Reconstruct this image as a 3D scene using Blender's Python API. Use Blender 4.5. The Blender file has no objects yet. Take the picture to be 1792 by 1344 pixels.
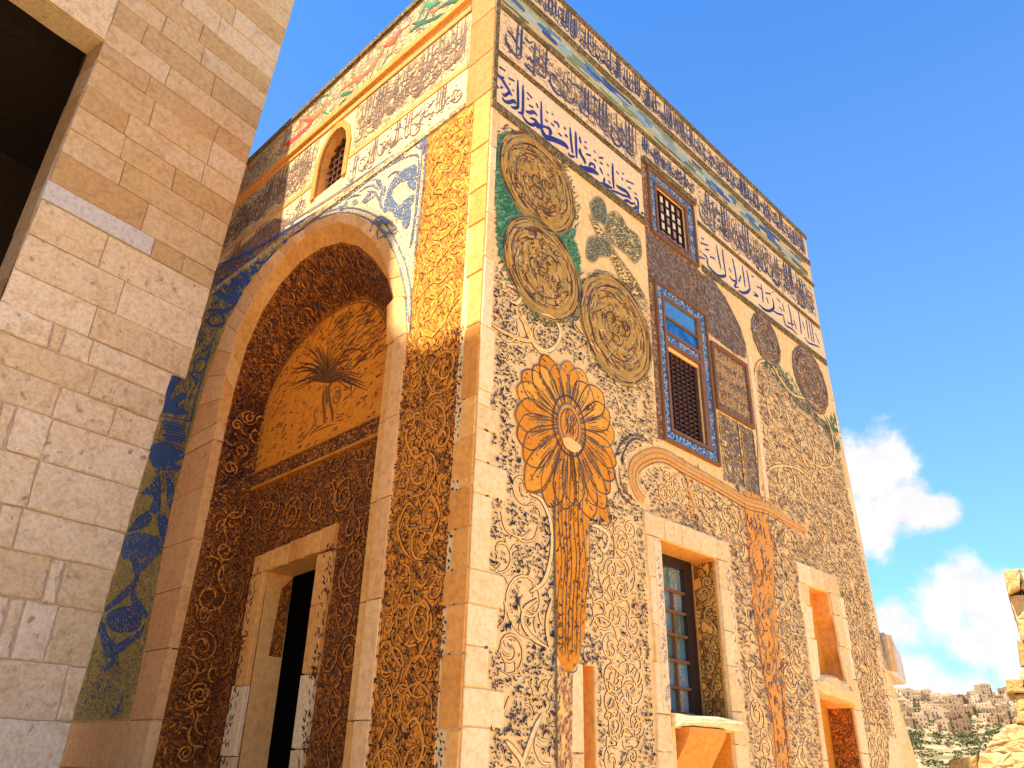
import bpy, math, random
import numpy as np
from mathutils import Vector, Matrix
from mathutils.geometry import tessellate_polygon

C = bpy.context.scene
COL = C.collection
R = math.radians
# ------------------------------------------------------------------ camera
F = 1366.78; PITCH = .45450576; ROLL = .02666764; AZ = .78747585
EYE = np.array([0, 0, 1.6])
_f = np.array([0, math.cos(PITCH), math.sin(PITCH)]); _r = np.array([1., 0, 0]); _u = np.cross(_r, _f)
RX = math.cos(ROLL) * _r + math.sin(ROLL) * _u
UX = -math.sin(ROLL) * _r + math.cos(ROLL) * _u
FX = _f
cam = bpy.data.cameras.new('camera'); camo = bpy.data.objects.new('camera', cam); COL.objects.link(camo)
m = Matrix.Identity(4)
for i in range(3):
    m[i][0] = RX[i]; m[i][1] = UX[i]; m[i][2] = -FX[i]; m[i][3] = EYE[i]
camo.matrix_world = m
cam.sensor_width = 36; cam.lens = F * 36 / 1792; cam.clip_start = .1; cam.clip_end = 20000
C.camera = camo
# ------------------------------------------------------------------ light
SUN_AZ, SUN_EL = R(226.5), R(60)
EXPOSURE = 1.5
SUN_E, SKY_E = 4.4, .080
C.view_settings.view_transform = 'Standard'; C.view_settings.look = 'None'
C.view_settings.exposure = EXPOSURE; C.view_settings.gamma = 1; C.view_settings.use_curve_mapping = False
sd = bpy.data.lights.new('sun', 'SUN'); sd.energy = SUN_E; sd.angle = R(.53); sd.color = (1, .87, .68)
so = bpy.data.objects.new('sun', sd); COL.objects.link(so)
sdir = Vector((math.sin(SUN_AZ) * math.cos(SUN_EL), math.cos(SUN_AZ) * math.cos(SUN_EL), math.sin(SUN_EL)))
so.rotation_euler = sdir.to_track_quat('Z', 'Y').to_euler()


def ray(x, y):
    d = (x - 896) / F * RX + (672 - y) / F * UX + FX
    return d / np.linalg.norm(d)


class NT:
    def __init__(s, tree):
        s.t = tree; s.n = tree.nodes; s.l = tree.links

    def add(s, typ, ins=None, **kw):
        n = s.n.new(typ)
        for k, v in kw.items(): setattr(n, k, v)
        for k, v in (ins or {}).items():
            if isinstance(v, bpy.types.NodeSocket): s.l.new(v, n.inputs[k])
            else: n.inputs[k].default_value = v
        return n

    def math(s, op, a, b=0., c=0., clamp=False):
        n = s.add('ShaderNodeMath', {0: a, 1: b, 2: c}, operation=op, use_clamp=clamp); return n.outputs[0]

    def ramp(s, fac, stops, interp='LINEAR'):
        n = s.n.new('ShaderNodeValToRGB'); s.l.new(fac, n.inputs[0]); r = n.color_ramp; r.interpolation = interp
        while len(r.elements) < len(stops): r.elements.new(.5)
        for e, (p, c) in zip(r.elements, stops):
            e.position = p; e.color = (*c, 1) if len(c) == 3 else c
        return n.outputs[0]

    def mix(s, f, a, b, blend='MIX'):
        n = s.n.new('ShaderNodeMix'); n.data_type = 'RGBA'; n.blend_type = blend
        for sock, v in ((n.inputs[0], f), (n.inputs[6], a), (n.inputs[7], b)):
            if isinstance(v, bpy.types.NodeSocket): s.l.new(v, sock)
            else: sock.default_value = (*v, 1) if isinstance(v, tuple) and len(v) == 3 else v
        return n.outputs[2]


# world: clear daylight sky with a few cumulus clouds
world = bpy.data.worlds.new('World'); C.world = world; world.use_nodes = True
W = NT(world.node_tree); W.n.clear()
sky = W.add('ShaderNodeTexSky', sky_type='NISHITA', sun_disc=False, sun_elevation=SUN_EL, sun_rotation=SUN_AZ, altitude=300, air_density=1.0, dust_density=.6, ozone_density=2.2)
tc = W.add('ShaderNodeTexCoord')
dvec = tc.outputs['Generated']
nz = W.add('ShaderNodeTexNoise', {'Vector': dvec, 'Scale': 9., 'Detail': 9., 'Roughness': .58})
nzb = W.add('ShaderNodeTexNoise', {'Vector': dvec, 'Scale': 30., 'Detail': 6., 'Roughness': .6})
BL = [(1500, 830, 95), (1545, 800, 70), (1470, 900, 120), (1590, 880, 55), (1640, 890, 34), (1520, 930, 70),
      (1685, 1030, 62), (1640, 1065, 70), (1560, 1085, 60), (1720, 1060, 70), (1590, 1095, 45), (1760, 1050, 60), (1800, 1080, 60), (1700, 1130, 45), (1740, 1125, 50),
      (1600, 1185, 52), (1640, 1205, 50), (1560, 1180, 60), (1780, 1160, 45), (1690, 1215, 50), (1900, 1000, 90), (2000, 1060, 110), (1850, 1170, 60), (2150, 900, 70)]
best = None
for x, y, rad in BL:
    v = ray(x, y)
    d = W.add('ShaderNodeVectorMath', {0: dvec, 1: tuple(v)}, operation='DISTANCE').outputs['Value']
    rr = rad / F * .9
    e = W.math('SUBTRACT', 1., W.math('DIVIDE', d, rr))
    best = e if best is None else W.math('SMOOTH_MAX', best, e, .25)
sp = W.add('ShaderNodeSeparateXYZ', {0: dvec})
e = W.math('ADD', best, W.math('MULTIPLY', W.math('SUBTRACT', nz.outputs[0], .5), 2.2))
e = W.math('ADD', e, W.math('MULTIPLY', W.math('SUBTRACT', nzb.outputs[0], .5), .8))
# scattered cumulus elsewhere near the horizon, away from the view
low = W.add('ShaderNodeMapRange', {0: sp.outputs['Z'], 1: .05, 2: .38, 3: 1., 4: 0.}).outputs[0]
away = W.add('ShaderNodeMapRange', {0: sp.outputs['Y'], 1: .75, 2: .3, 3: 0., 4: 1.}).outputs[0]
nz2 = W.add('ShaderNodeTexNoise', {'Vector': dvec, 'Scale': 4., 'Detail': 7., 'Roughness': .55}).outputs[0]
e2 = W.math('MULTIPLY', W.math('MULTIPLY', W.math('SUBTRACT', nz2, .52), 6.), W.math('MULTIPLY', low, away))
e = W.math('MAXIMUM', e, e2)
cm = W.add('ShaderNodeMapRange', {0: e, 1: 0., 2: .55, 3: 0., 4: 1.}, interpolation_type='SMOOTHSTEP').outputs[0]
hs = W.add('ShaderNodeHueSaturation', {'Hue': .507, 'Saturation': 1.22, 'Value': 1.0, 'Color': sky.outputs[0]})
skc = W.mix(1., hs.outputs[0], (.80, 1.40, 1.62), 'MULTIPLY')
cl = W.ramp(nzb.outputs[0], [(.3, (4.3, 4.15, 4.1)), (.7, (5.0, 4.85, 4.75))])
hz = W.add('ShaderNodeMapRange', {0: sp.outputs['Z'], 1: .02, 2: .85, 3: .5, 4: .0}).outputs[0]
skc = W.mix(hz, skc, (2.2, 3.2, 4.3))
fin = W.mix(W.math('MULTIPLY', cm, .96), skc, cl)
bg = W.add('ShaderNodeBackground', {'Color': fin, 'Strength': SKY_E})
wo = W.add('ShaderNodeOutputWorld'); W.l.new(bg.outputs[0], wo.inputs[0])


# ------------------------------------------------------------------ frames on walls
class Face:
    """a vertical wall plane: u along, z up, w outward"""
    def __init__(s, o, az, side):
        s.o = np.array([o[0], o[1], 0.]); s.d = np.array([math.sin(az), math.cos(az), 0])
        s.n = np.array([s.d[1], -s.d[0], 0]) * side

    def P(s, u, z, w=0.):
        return s.o + s.d * u + s.n * w + np.array([0, 0, z])

    def PA(s, U, Z, Wd):
        U = np.asarray(U, float); Z = np.asarray(Z, float); Wd = np.asarray(Wd, float) + 0 * U
        return s.o + U[..., None] * s.d + Wd[..., None] * s.n + Z[..., None] * np.array([0, 0, 1.])

    def uz(s, x, y, w=0.):
        r = ray(x, y); o = s.o + s.n * w; t = ((o - EYE) @ s.n) / (r @ s.n); p = EYE + r * t
        return (float((p - s.o) @ s.d), float(p[2]))

    def px(s, pts, w=0., ox=0, oy=0, sc=1.):
        return [s.uz(ox + x / sc, oy + y / sc, w) for x, y in pts]


_a = ray(831, 780)
A0 = np.array([_a[0], _a[1], 0]) / math.hypot(_a[0], _a[1]) * 6.0
RF = Face(A0, AZ, 1)
LF = Face(A0, AZ - math.pi / 2, -1)
class NearFace(Face):
    """the tower's wall plane, laid out at full scale and set nearer so that it stands clear in front of the mosaic wall"""
    K = .80

    def P(s, u, z, w=0.): return EYE + s.K * (Face.P(s, u, z, w) - EYE)


WF = NearFace(LF.P(7.0, 0, 0.9), R(36), 1)


# ------------------------------------------------------------------ materials
def newmat(name):
    mt = bpy.data.materials.new(name); mt.use_nodes = True
    t = NT(mt.node_tree); b = t.n['Principled BSDF']; b.inputs['Roughness'].default_value = .85
    b.inputs['Specular IOR Level'].default_value = .25
    return mt, t, b


def rock(name, c1, c2, c3=None, sc=1.6, bump=.35, pit=.25, rnd=.14, lines=0., rough=.88, stain=.35):
    """limestone: broad tone drift, fine grain, pits, brown stains and a tone of its own for every stone"""
    mt, t, b = newmat(name)
    co = t.add('ShaderNodeTexCoord').outputs['Object']
    oi = t.add('ShaderNodeObjectInfo').outputs['Random']
    off = t.add('ShaderNodeCombineXYZ', {0: t.math('MULTIPLY', oi, 37.), 1: t.math('MULTIPLY', oi, 11.), 2: 0.}).outputs[0]
    v = t.add('ShaderNodeVectorMath', {0: co, 1: off}, operation='ADD').outputs[0]
    n1 = t.add('ShaderNodeTexNoise', {'Vector': v, 'Scale': sc, 'Detail': 6., 'Roughness': .6, 'Distortion': .4}).outputs[0]
    n2 = t.add('ShaderNodeTexNoise', {'Vector': v, 'Scale': sc * 14, 'Detail': 8., 'Roughness': .68}).outputs[0]
    n3 = t.add('ShaderNodeTexNoise', {'Vector': v, 'Scale': sc * 3.1, 'Detail': 5., 'Roughness': .7, 'Distortion': 1.2}).outputs[0]
    fac = t.math('ADD', t.math('MULTIPLY', n1, .62), t.math('MULTIPLY', oi, .38))
    c = t.ramp(fac, [(.32, c1), (.52, c2), (.74, c3 or c2)])
    gr = t.ramp(n2, [(.3, (.74, .70, .66)), (.55, (1, 1, 1)), (.75, (1.1, 1.08, 1.05))])
    c = t.mix(1., c, gr, 'MULTIPLY')
    st = t.ramp(n3, [(.5, (1, 1, 1)), (.68, (1 - stain * .5, 1 - stain * .75, 1 - stain))])
    c = t.mix(1., c, st, 'MULTIPLY')
    pm = t.add('ShaderNodeTexNoise', {'Vector': v, 'Scale': sc * 7., 'Detail': 3., 'Roughness': .55}).outputs[0]
    patch = t.add('ShaderNodeMapRange', {0: n1, 1: .44, 2: .58}).outputs[0]
    pm = t.add('ShaderNodeMapRange', {0: pm, 1: .60, 2: .70}).outputs[0]
    pm = t.math('MULTIPLY', t.math('MULTIPLY', pm, patch), pit)
    c = t.mix(pm, c, (.22, .14, .08))
    hv = t.math('MULTIPLY', t.math('SUBTRACT', oi, .5), 2 * rnd)
    c = t.add('ShaderNodeHueSaturation', {'Hue': .5, 'Saturation': 1., 'Value': t.math('ADD', 1., hv), 'Color': c}).outputs[0]
    t.l.new(c, b.inputs['Base Color']); b.inputs['Roughness'].default_value = rough
    h = t.math('ADD', t.math('MULTIPLY', n2, .5), t.math('MULTIPLY', n3, .35))
    h = t.math('SUBTRACT', h, t.math('MULTIPLY', pm, 1.4))
    if lines:
        ws = t.add('ShaderNodeMapping', {'Vector': v, 'Rotation': (R(35), R(20), R(10)), 'Scale': (3, 3, 40)}).outputs[0]
        h = t.math('ADD', h, t.math('MULTIPLY', t.add('ShaderNodeTexNoise', {'Vector': ws, 'Scale': 1.2, 'Detail': 3.}).outputs[0], lines))
    bp = t.add('ShaderNodeBump', {'Height': h, 'Strength': bump, 'Distance': .03}).outputs[0]
    t.l.new(bp, b.inputs['Normal'])
    return mt


def isl(name, cols, rough=.8, vary=.25, spec=.25):
    """small pieces, each with a tone of its own"""
    mt, t, b = newmat(name)
    ri = t.add('ShaderNodeNewGeometry').outputs['Random Per Island']
    n = len(cols)
    c = t.ramp(ri, [(i / n, c) for i, c in enumerate(cols)], 'CONSTANT')
    co = t.add('ShaderNodeTexCoord').outputs['Object']
    nn = t.add('ShaderNodeTexNoise', {'Vector': co, 'Scale': 28., 'Detail': 5., 'Roughness': .7}).outputs[0]
    c = t.mix(1., c, t.ramp(nn, [(.3, (1 - vary,) * 3), (.7, (1 + vary,) * 3)]), 'MULTIPLY')
    t.l.new(c, b.inputs['Base Color']); b.inputs['Roughness'].default_value = rough
    b.inputs['Specular IOR Level'].default_value = spec
    return mt


def carved(name, base, base2, dark, scale=17., thick=.07, amt=.9, bump=.6, stretch=(1, 1, 1), rot=(0, 0, 0)):
    """carved stucco ground: warped cells with dark cut lines between them"""
    mt, t, b = newmat(name)
    co = t.add('ShaderNodeTexCoord').outputs['Object']
    co = t.add('ShaderNodeMapping', {'Vector': co, 'Scale': stretch, 'Rotation': rot}).outputs[0]
    wn = t.add('ShaderNodeTexNoise', {'Vector': co, 'Scale': 5., 'Detail': 4.})
    wv = t.add('ShaderNodeVectorMath', {0: wn.outputs['Color'], 1: (.22, .22, .22)}, operation='MULTIPLY').outputs[0]
    v = t.add('ShaderNodeVectorMath', {0: co, 1: wv}, operation='ADD').outputs[0]
    vo = t.add('ShaderNodeTexVoronoi', {'Vector': v, 'Scale': scale, 'Randomness': .95}, feature='DISTANCE_TO_EDGE').outputs['Distance']
    vc = t.add('ShaderNodeTexVoronoi', {'Vector': v, 'Scale': scale, 'Randomness': .95}, feature='F1')
    vo2 = t.add('ShaderNodeTexVoronoi', {'Vector': v, 'Scale': scale * .37}, feature='DISTANCE_TO_EDGE').outputs['Distance']
    nn = t.add('ShaderNodeTexNoise', {'Vector': co, 'Scale': 2.2, 'Detail': 5., 'Roughness': .6}).outputs[0]
    c = t.mix(nn, base, base2)
    cc = t.add('ShaderNodeSeparateColor', {0: vc.outputs['Color']}).outputs[0]
    c = t.mix(1., c, t.ramp(cc, [(0, (.5, .46, .42)), (.35, (.85, .82, .8)), (.8, (1.2, 1.18, 1.15))]), 'MULTIPLY')
    n5 = t.add('ShaderNodeTexNoise', {'Vector': co, 'Scale': 3.3, 'Detail': 3.}).outputs[0]
    th = t.math('MULTIPLY', t.math('ADD', n5, .1), thick * 1.7)
    ln = t.math('SUBTRACT', 1., t.math('DIVIDE', vo, th), clamp=True)
    ln = t.math('MULTIPLY', t.math('POWER', ln, .5), amt, clamp=True)
    l2 = t.math('MULTIPLY', t.math('SUBTRACT', 1., t.math('DIVIDE', vo2, .03), clamp=True), amt)
    ln = t.math('MAXIMUM', ln, l2)
    c = t.mix(ln, c, dark)
    t.l.new(c, b.inputs['Base Color'])
    h = t.math('SUBTRACT', t.math('MINIMUM', vo, .3), ln)
    t.l.new(t.add('ShaderNodeBump', {'Height': h, 'Strength': bump, 'Distance': .02}).outputs[0], b.inputs['Normal'])
    return mt


def plain(name, col, rough=.7, spec=.3, metal=0., em=None):
    mt, t, b = newmat(name)
    co = t.add('ShaderNodeTexCoord').outputs['Object']
    nn = t.add('ShaderNodeTexNoise', {'Vector': co, 'Scale': 9., 'Detail': 6., 'Roughness': .7}).outputs[0]
    c = t.mix(1., (*col, 1), t.ramp(nn, [(.3, (.72, .72, .72)), (.7, (1.2, 1.2, 1.2))]), 'MULTIPLY')
    t.l.new(c, b.inputs['Base Color']); b.inputs['Roughness'].default_value = rough
    b.inputs['Specular IOR Level'].default_value = spec; b.inputs['Metallic'].default_value = metal
    return mt


M = {}
M['plaster'] = rock('warm_plaster', (.82, .55, .23), (.86, .61, .28), (.88, .65, .34), sc=1.1, bump=.22, pit=.1, rnd=.0, lines=.5, stain=.12)
M['marksground'] = rock('speckled_plaster', (.80, .51, .14), (.85, .58, .18), (.86, .62, .24), sc=1.3, bump=.3, pit=.1, rnd=.0, stain=.2)
M['cream'] = rock('cream_plaster', (.78, .56, .29), (.82, .61, .34), (.84, .65, .39), sc=1.5, bump=.2, pit=.08, rnd=0., lines=.4, stain=.12)
M['creamL'] = rock('cream_relief_plaster', (.74, .44, .15), (.78, .49, .19), (.80, .54, .23), sc=1.5, bump=.3, pit=.08, rnd=0., stain=.15)
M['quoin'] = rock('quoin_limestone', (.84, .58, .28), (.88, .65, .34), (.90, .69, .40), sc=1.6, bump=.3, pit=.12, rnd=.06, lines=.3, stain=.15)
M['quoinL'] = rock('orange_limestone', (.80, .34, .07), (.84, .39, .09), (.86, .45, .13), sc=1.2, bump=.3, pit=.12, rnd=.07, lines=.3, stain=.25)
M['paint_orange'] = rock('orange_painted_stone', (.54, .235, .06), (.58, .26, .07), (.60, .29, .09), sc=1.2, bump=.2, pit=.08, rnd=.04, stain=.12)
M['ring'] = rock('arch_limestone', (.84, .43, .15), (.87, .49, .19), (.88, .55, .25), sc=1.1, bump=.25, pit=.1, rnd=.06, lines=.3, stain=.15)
M['shaded_reveal'] = rock('shaded_arch_stone', (.78, .35, .08), (.82, .40, .10), (.84, .45, .14), sc=1.0, bump=.2, pit=.05, rnd=.04, stain=.2)  # orange shade of undersides and recesses put into the stone colour
M['wall'] = rock('weathered_bounce_limestone', (.84, .65, .38), (.89, .72, .47), (.91, .78, .57), sc=1.5, bump=.5, pit=.7, rnd=.06, lines=.4, stain=.35)  # paler for the lower tower courses: ground bounce put into the colour
M['wall_hi'] = rock('dressed_shade_limestone', (.64, .41, .18), (.68, .48, .25), (.68, .53, .34), sc=1.1, bump=.3, pit=.3, rnd=.09, lines=.5, stain=.3)  # darker for the upper courses: their shade put into the colour
M['marble'] = rock('white_marble', (.60, .56, .50), (.66, .62, .57), (.68, .65, .60), sc=1.3, bump=.12, pit=.0, rnd=.03, rough=.6, stain=.1)
M['mortar'] = plain('grey_mortar', (.56, .44, .31), .95)
M['mortar_warm'] = plain('warm_mortar', (.36, .22, .11), .95)
M['shade_stone'] = plain('shade_dark_stone', (.05, .035, .025), .95)  # deep shade inside the openings put into the colour
M['black'] = plain('black_shade', (.008, .006, .005), .9)  # interior shade of the room and window backings put into black
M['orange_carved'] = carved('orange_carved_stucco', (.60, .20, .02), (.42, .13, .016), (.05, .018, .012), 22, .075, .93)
M['orange_sunlit'] = carved('sunlit_ochre_stucco', (.82, .38, .05), (.78, .32, .035), (.30, .10, .02), 15, .035, .6)
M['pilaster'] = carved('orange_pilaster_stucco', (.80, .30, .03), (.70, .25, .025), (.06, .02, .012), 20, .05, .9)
M['impost'] = carved('impost_beads', (.62, .22, .03), (.46, .15, .02), (.03, .012, .01), 19, .16, .95)
M['brown_carved'] = carved('brown_carved_stucco', (.38, .20, .10), (.48, .28, .15), (.07, .035, .03), 20, .1, .9)
M['cream_carved'] = carved('cream_carved_stucco', (.66, .50, .26), (.64, .46, .22), (.22, .12, .08), 16, .05, .7)
M['border'] = carved('olive_brown_border', (.20, .17, .06), (.34, .22, .10), (.04, .03, .02), 26, .1, .8, stretch=(1, 1, 1))
M['tympanum'] = rock('orange_painted_plaster', (.84, .24, .010), (.88, .28, .014), (.88, .32, .025), sc=1.4, bump=.2, pit=.3, rnd=0, stain=.35)
M['orange'] = rock('orange_ochre', (.72, .27, .02), (.78, .33, .035), (.80, .39, .06), sc=2.5, bump=.3, pit=.2, rnd=.05, stain=.3)
M['ochre_ring'] = rock('ochre_ring', (.50, .28, .08), (.58, .34, .10), (.54, .36, .16), sc=3, bump=.3, pit=.25, rnd=.08, stain=.4)
M['vine'] = isl('orange_vine_relief', [(.64, .22, .022), (.56, .18, .02), (.50, .155, .018)])
M['vineLt'] = isl('ochre_vine_relief', [(.78, .33, .035), (.74, .28, .03), (.80, .36, .05)])
M['vine_tan'] = isl('tan_vine', [(.84, .53, .21), (.82, .50, .18), (.86, .58, .26)])
M['garland'] = rock('faded_ochre', (.72, .28, .04), (.76, .35, .08), (.76, .44, .16), sc=5, bump=.3, pit=.2, rnd=.05, stain=.4)
M['dark'] = isl('dark_cut_lines', [(.035, .015, .012), (.06, .02, .012), (.03, .02, .03), (.09, .035, .015)])
M['navy'] = isl('navy_black_marks', [(.02, .02, .035), (.03, .03, .06), (.04, .028, .02), (.015, .015, .03), (.06, .05, .07)])
M['brownmk'] = isl('brown_marks', [(.10, .05, .025), (.07, .05, .045), (.15, .055, .02), (.05, .05, .08), (.12, .09, .05), (.22, .09, .02), (.16, .16, .13)])
M['farmk'] = isl('mixed_marks', [(.20, .11, .07), (.14, .11, .10), (.28, .12, .05), (.12, .12, .16), (.30, .22, .13), (.34, .19, .08), (.09, .06, .06), (.26, .29, .21), (.08, .06, .07)])
M['sienna'] = isl('sunlit_sienna_cuts', [(.34, .12, .025), (.26, .08, .02), (.46, .18, .04), (.18, .06, .02)])
M['palm'] = isl('palm_brown', [(.17, .06, .015), (.12, .045, .015), (.24, .09, .02), (.08, .03, .015)])
M['blue'] = isl('blue_script', [(.025, .035, .22), (.02, .04, .17), (.04, .045, .26), (.03, .05, .20)])
M['blue_grey'] = isl('slate_blue_script', [(.06, .06, .14), (.05, .07, .16), (.10, .08, .10), (.04, .05, .11), (.09, .11, .18)])
M['grey_brown'] = isl('umber_relief_script', [(.20, .12, .09), (.15, .10, .10), (.26, .16, .09), (.18, .11, .07)])
M['green'] = isl('green_strokes', [(.03, .17, .07), (.025, .11, .05), (.07, .24, .10), (.04, .14, .10), (.16, .30, .15)])
M['sage'] = isl('sage_strokes', [(.10, .15, .08), (.18, .22, .12), (.05, .08, .05), (.30, .27, .15), (.08, .11, .10), (.22, .12, .05)])
M['ringmk'] = isl('ring_strokes', [(.10, .04, .02), (.16, .07, .02), (.06, .04, .03), (.38, .24, .05), (.46, .26, .04), (.22, .20, .08), (.12, .05, .06)])
M['ringbright'] = isl('ring_bright', [(.55, .36, .10), (.48, .26, .06), (.40, .34, .14), (.62, .48, .22)])
M['bluepaint'] = isl('cobalt_paint', [(.03, .09, .34), (.025, .07, .28), (.05, .12, .38)])
M['bluesoft'] = isl('slate_blue_paint', [(.11, .15, .24), (.09, .12, .20), (.15, .19, .27), (.14, .13, .20)])
M['yellow'] = rock('olive_yellow_mosaic', (.48, .38, .06), (.62, .48, .10), (.64, .52, .18), sc=4, bump=.8, pit=.5, rnd=0, stain=.4)
M['yellowmk'] = isl('mosaic_chips', [(.74, .60, .13), (.60, .50, .10), (.78, .64, .25), (.36, .34, .09), (.2, .22, .16), (.78, .62, .3)])
M['stripeblue'] = isl('stripe_tiles', [(.06, .14, .30), (.12, .24, .38), (.30, .40, .36), (.05, .08, .22), (.34, .42, .30), (.42, .46, .34), (.10, .14, .18), (.24, .30, .34)], rough=.5)
M['olive'] = isl('olive_lines', [(.46, .40, .16), (.34, .30, .12), (.56, .44, .22), (.14, .14, .07), (.20, .26, .12)])
M['tile'] = isl('glazed_blue_tiles', [(.05, .14, .34), (.30, .38, .48), (.03, .07, .22), (.12, .30, .44), (.45, .48, .48), (.04, .16, .28)], rough=.25, spec=.5)
M['tileglass'] = None
M['red'] = isl('red_paint', [(.62, .09, .035), (.55, .06, .03), (.66, .14, .05)])
M['multi'] = isl('arabesque_colours', [(.10, .24, .10), (.16, .30, .16), (.28, .16, .30), (.50, .12, .05), (.30, .20, .08), (.12, .14, .10), (.60, .40, .10), (.16, .24, .30), (.4, .28, .16)])
M['wood'] = plain('dark_red_wood', (.12, .045, .02), .6)
M['woodfr'] = plain('brown_wood', (.20, .09, .035), .6)
M['wooddk'] = plain('near_black_wood', (.03, .016, .012), .6)
M['curtain'] = plain('cream_window_cloth', (.80, .62, .40), .9)
M['redglass'] = isl('dusky_panes', [(.36, .13, .06), (.20, .07, .04), (.46, .20, .10), (.10, .04, .03), (.24, .14, .13)], rough=.3, spec=.5)
M['roof'] = plain('roof_lime', (.45, .38, .28), .9)
M['stone_dark_carved'] = carved('ochre_reveal_relief', (.62, .30, .05), (.68, .33, .06), (.06, .03, .015), 11, .09, .9)


def glassmat(name, cols, scale=3.):
    mt, t, b = newmat(name)
    co = t.add('ShaderNodeTexCoord').outputs['Object']
    oi = t.add('ShaderNodeObjectInfo').outputs['Random']
    n = t.add('ShaderNodeTexNoise', {'Vector': co, 'Scale': scale, 'Detail': 4., 'Distortion': 1.}).outputs[0]
    f = t.math('ADD', t.math('MULTIPLY', n, .6), t.math('MULTIPLY', oi, .55))
    c = t.ramp(f, [(i / (len(cols) - 1) * .6 + .25, q) for i, q in enumerate(cols)])
    t.l.new(c, b.inputs['Base Color']); b.inputs['Roughness'].default_value = .07
    b.inputs['Metallic'].default_value = .75
    h = t.add('ShaderNodeTexNoise', {'Vector': co, 'Scale': 2.3, 'Detail': 1.}).outputs[0]
    t.l.new(t.add('ShaderNodeBump', {'Height': h, 'Strength': .12, 'Distance': .05}).outputs[0], b.inputs['Normal'])
    return mt


M['mirror'] = glassmat('sky_tinted_glass', [(.20, .36, .30), (.36, .72, 1.), (.95, 1., 1.)])  # blue and white sky reflections put into the pane colours
M['blueglass'] = glassmat('painted_blue_glass', [(.03, .16, .30), (.08, .34, .55), (.20, .45, .50), (.06, .22, .45)], 6.)

# ------------------------------------------------------------------ object helpers
def setp(o, label=None, cat=None, group=None, kind=None):
    for k, v in (('label', label), ('category', cat), ('group', group), ('kind', kind)):
        if v: o[k] = v
    return o


def empty(name, loc, **kw):
    o = bpy.data.objects.new(name, None); COL.objects.link(o); o.location = loc; o.empty_display_size = .3
    return setp(o, **kw)


def link(name, verts, faces, mats, parent=None, mi=None, smooth=False, kind=None):
    me = bpy.data.meshes.new(name)
    if isinstance(faces, np.ndarray) and faces.ndim == 2:
        V = np.asarray(verts, np.float32); k = faces.shape[1]; n = len(faces)
        me.vertices.add(len(V)); me.vertices.foreach_set('co', V.ravel())
        me.loops.add(n * k); me.loops.foreach_set('vertex_index', faces.astype(np.int32).ravel())
        me.polygons.add(n); me.polygons.foreach_set('loop_start', np.arange(0, n * k, k, dtype=np.int32))
        if mi is not None: me.polygons.foreach_set('material_index', np.asarray(mi, np.int32))
        me.update(calc_edges=True); me.validate()
    else:
        me.from_pydata([tuple(map(float, v)) for v in verts], [], faces)
        if mi is not None:
            for p, i in zip(me.polygons, mi): p.material_index = i
        me.update()
    for mm in (mats if isinstance(mats, (list, tuple)) else [mats]): me.materials.append(mm)
    if smooth: me.polygons.foreach_set('use_smooth', [True] * len(me.polygons))
    o = bpy.data.objects.new(name, me); COL.objects.link(o)
    if parent is not None:
        o.parent = parent
        if parent.type == 'EMPTY': o.matrix_parent_inverse = Matrix.Translation(-Vector(parent.location))
    if kind: o['kind'] = kind
    return o


class MB:
    def __init__(s): s.v = []; s.f = []; s.m = []

    def poly(s, F, poly, w1, w0=None, holes=(), mi=0, back=False):
        """flat plate facing outward at w1, with sides down to w0"""
        loops = [list(poly)] + [list(h) for h in holes]
        tris = tessellate_polygon([[Vector((p[0], p[1], 0)) for p in l] for l in loops])
        flat = [p for l in loops for p in l]
        b = len(s.v); s.v += [F.P(p[0], p[1], w1) for p in flat]
        s.f += [tuple(b + i for i in t) for t in tris]; s.m += [mi] * len(tris)
        if w0 is not None:
            c = len(s.v); s.v += [F.P(p[0], p[1], w0) for p in flat]; k = 0
            for l in loops:
                n = len(l)
                for i in range(n):
                    j = (i + 1) % n
                    s.f.append((b + k + i, b + k + j, c + k + j, c + k + i)); s.m.append(mi)
                k += n
            if back: s.f += [tuple(c + i for i in t)[::-1] for t in tris]; s.m += [mi] * len(tris)
        return s

    def quad(s, a, b, c, d, mi=0):
        k = len(s.v); s.v += [a, b, c, d]; s.f.append((k, k + 1, k + 2, k + 3)); s.m.append(mi); return s

    def bar(s, F, u0, u1, z0, z1, w0, w1, mi=0):
        k = len(s.v)
        s.v += [F.P(u, z, w) for w in (w0, w1) for u, z in ((u0, z0), (u1, z0), (u1, z1), (u0, z1))]
        for q in ((0, 1, 2, 3), (4, 5, 6, 7), (0, 1, 5, 4), (1, 2, 6, 5), (2, 3, 7, 6), (3, 0, 4, 7)):
            s.f.append(tuple(k + i for i in q)); s.m.append(mi)
        return s

    def build(s, name, mats, parent=None, **kw): return link(name, s.v, s.f, mats, parent, mi=s.m, **kw)


def inpoly(U, Z, poly):
    r = np.zeros(np.shape(U), bool); n = len(poly)
    for i in range(n):
        x1, y1 = poly[i]; x2, y2 = poly[i - 1]
        if y1 == y2: continue
        c = ((y1 > Z) != (y2 > Z)) & (U < (x2 - x1) * (Z - y1) / (y2 - y1) + x1)
        r ^= c
    return r


rs = np.random.RandomState(7)
random.seed(7)


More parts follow.
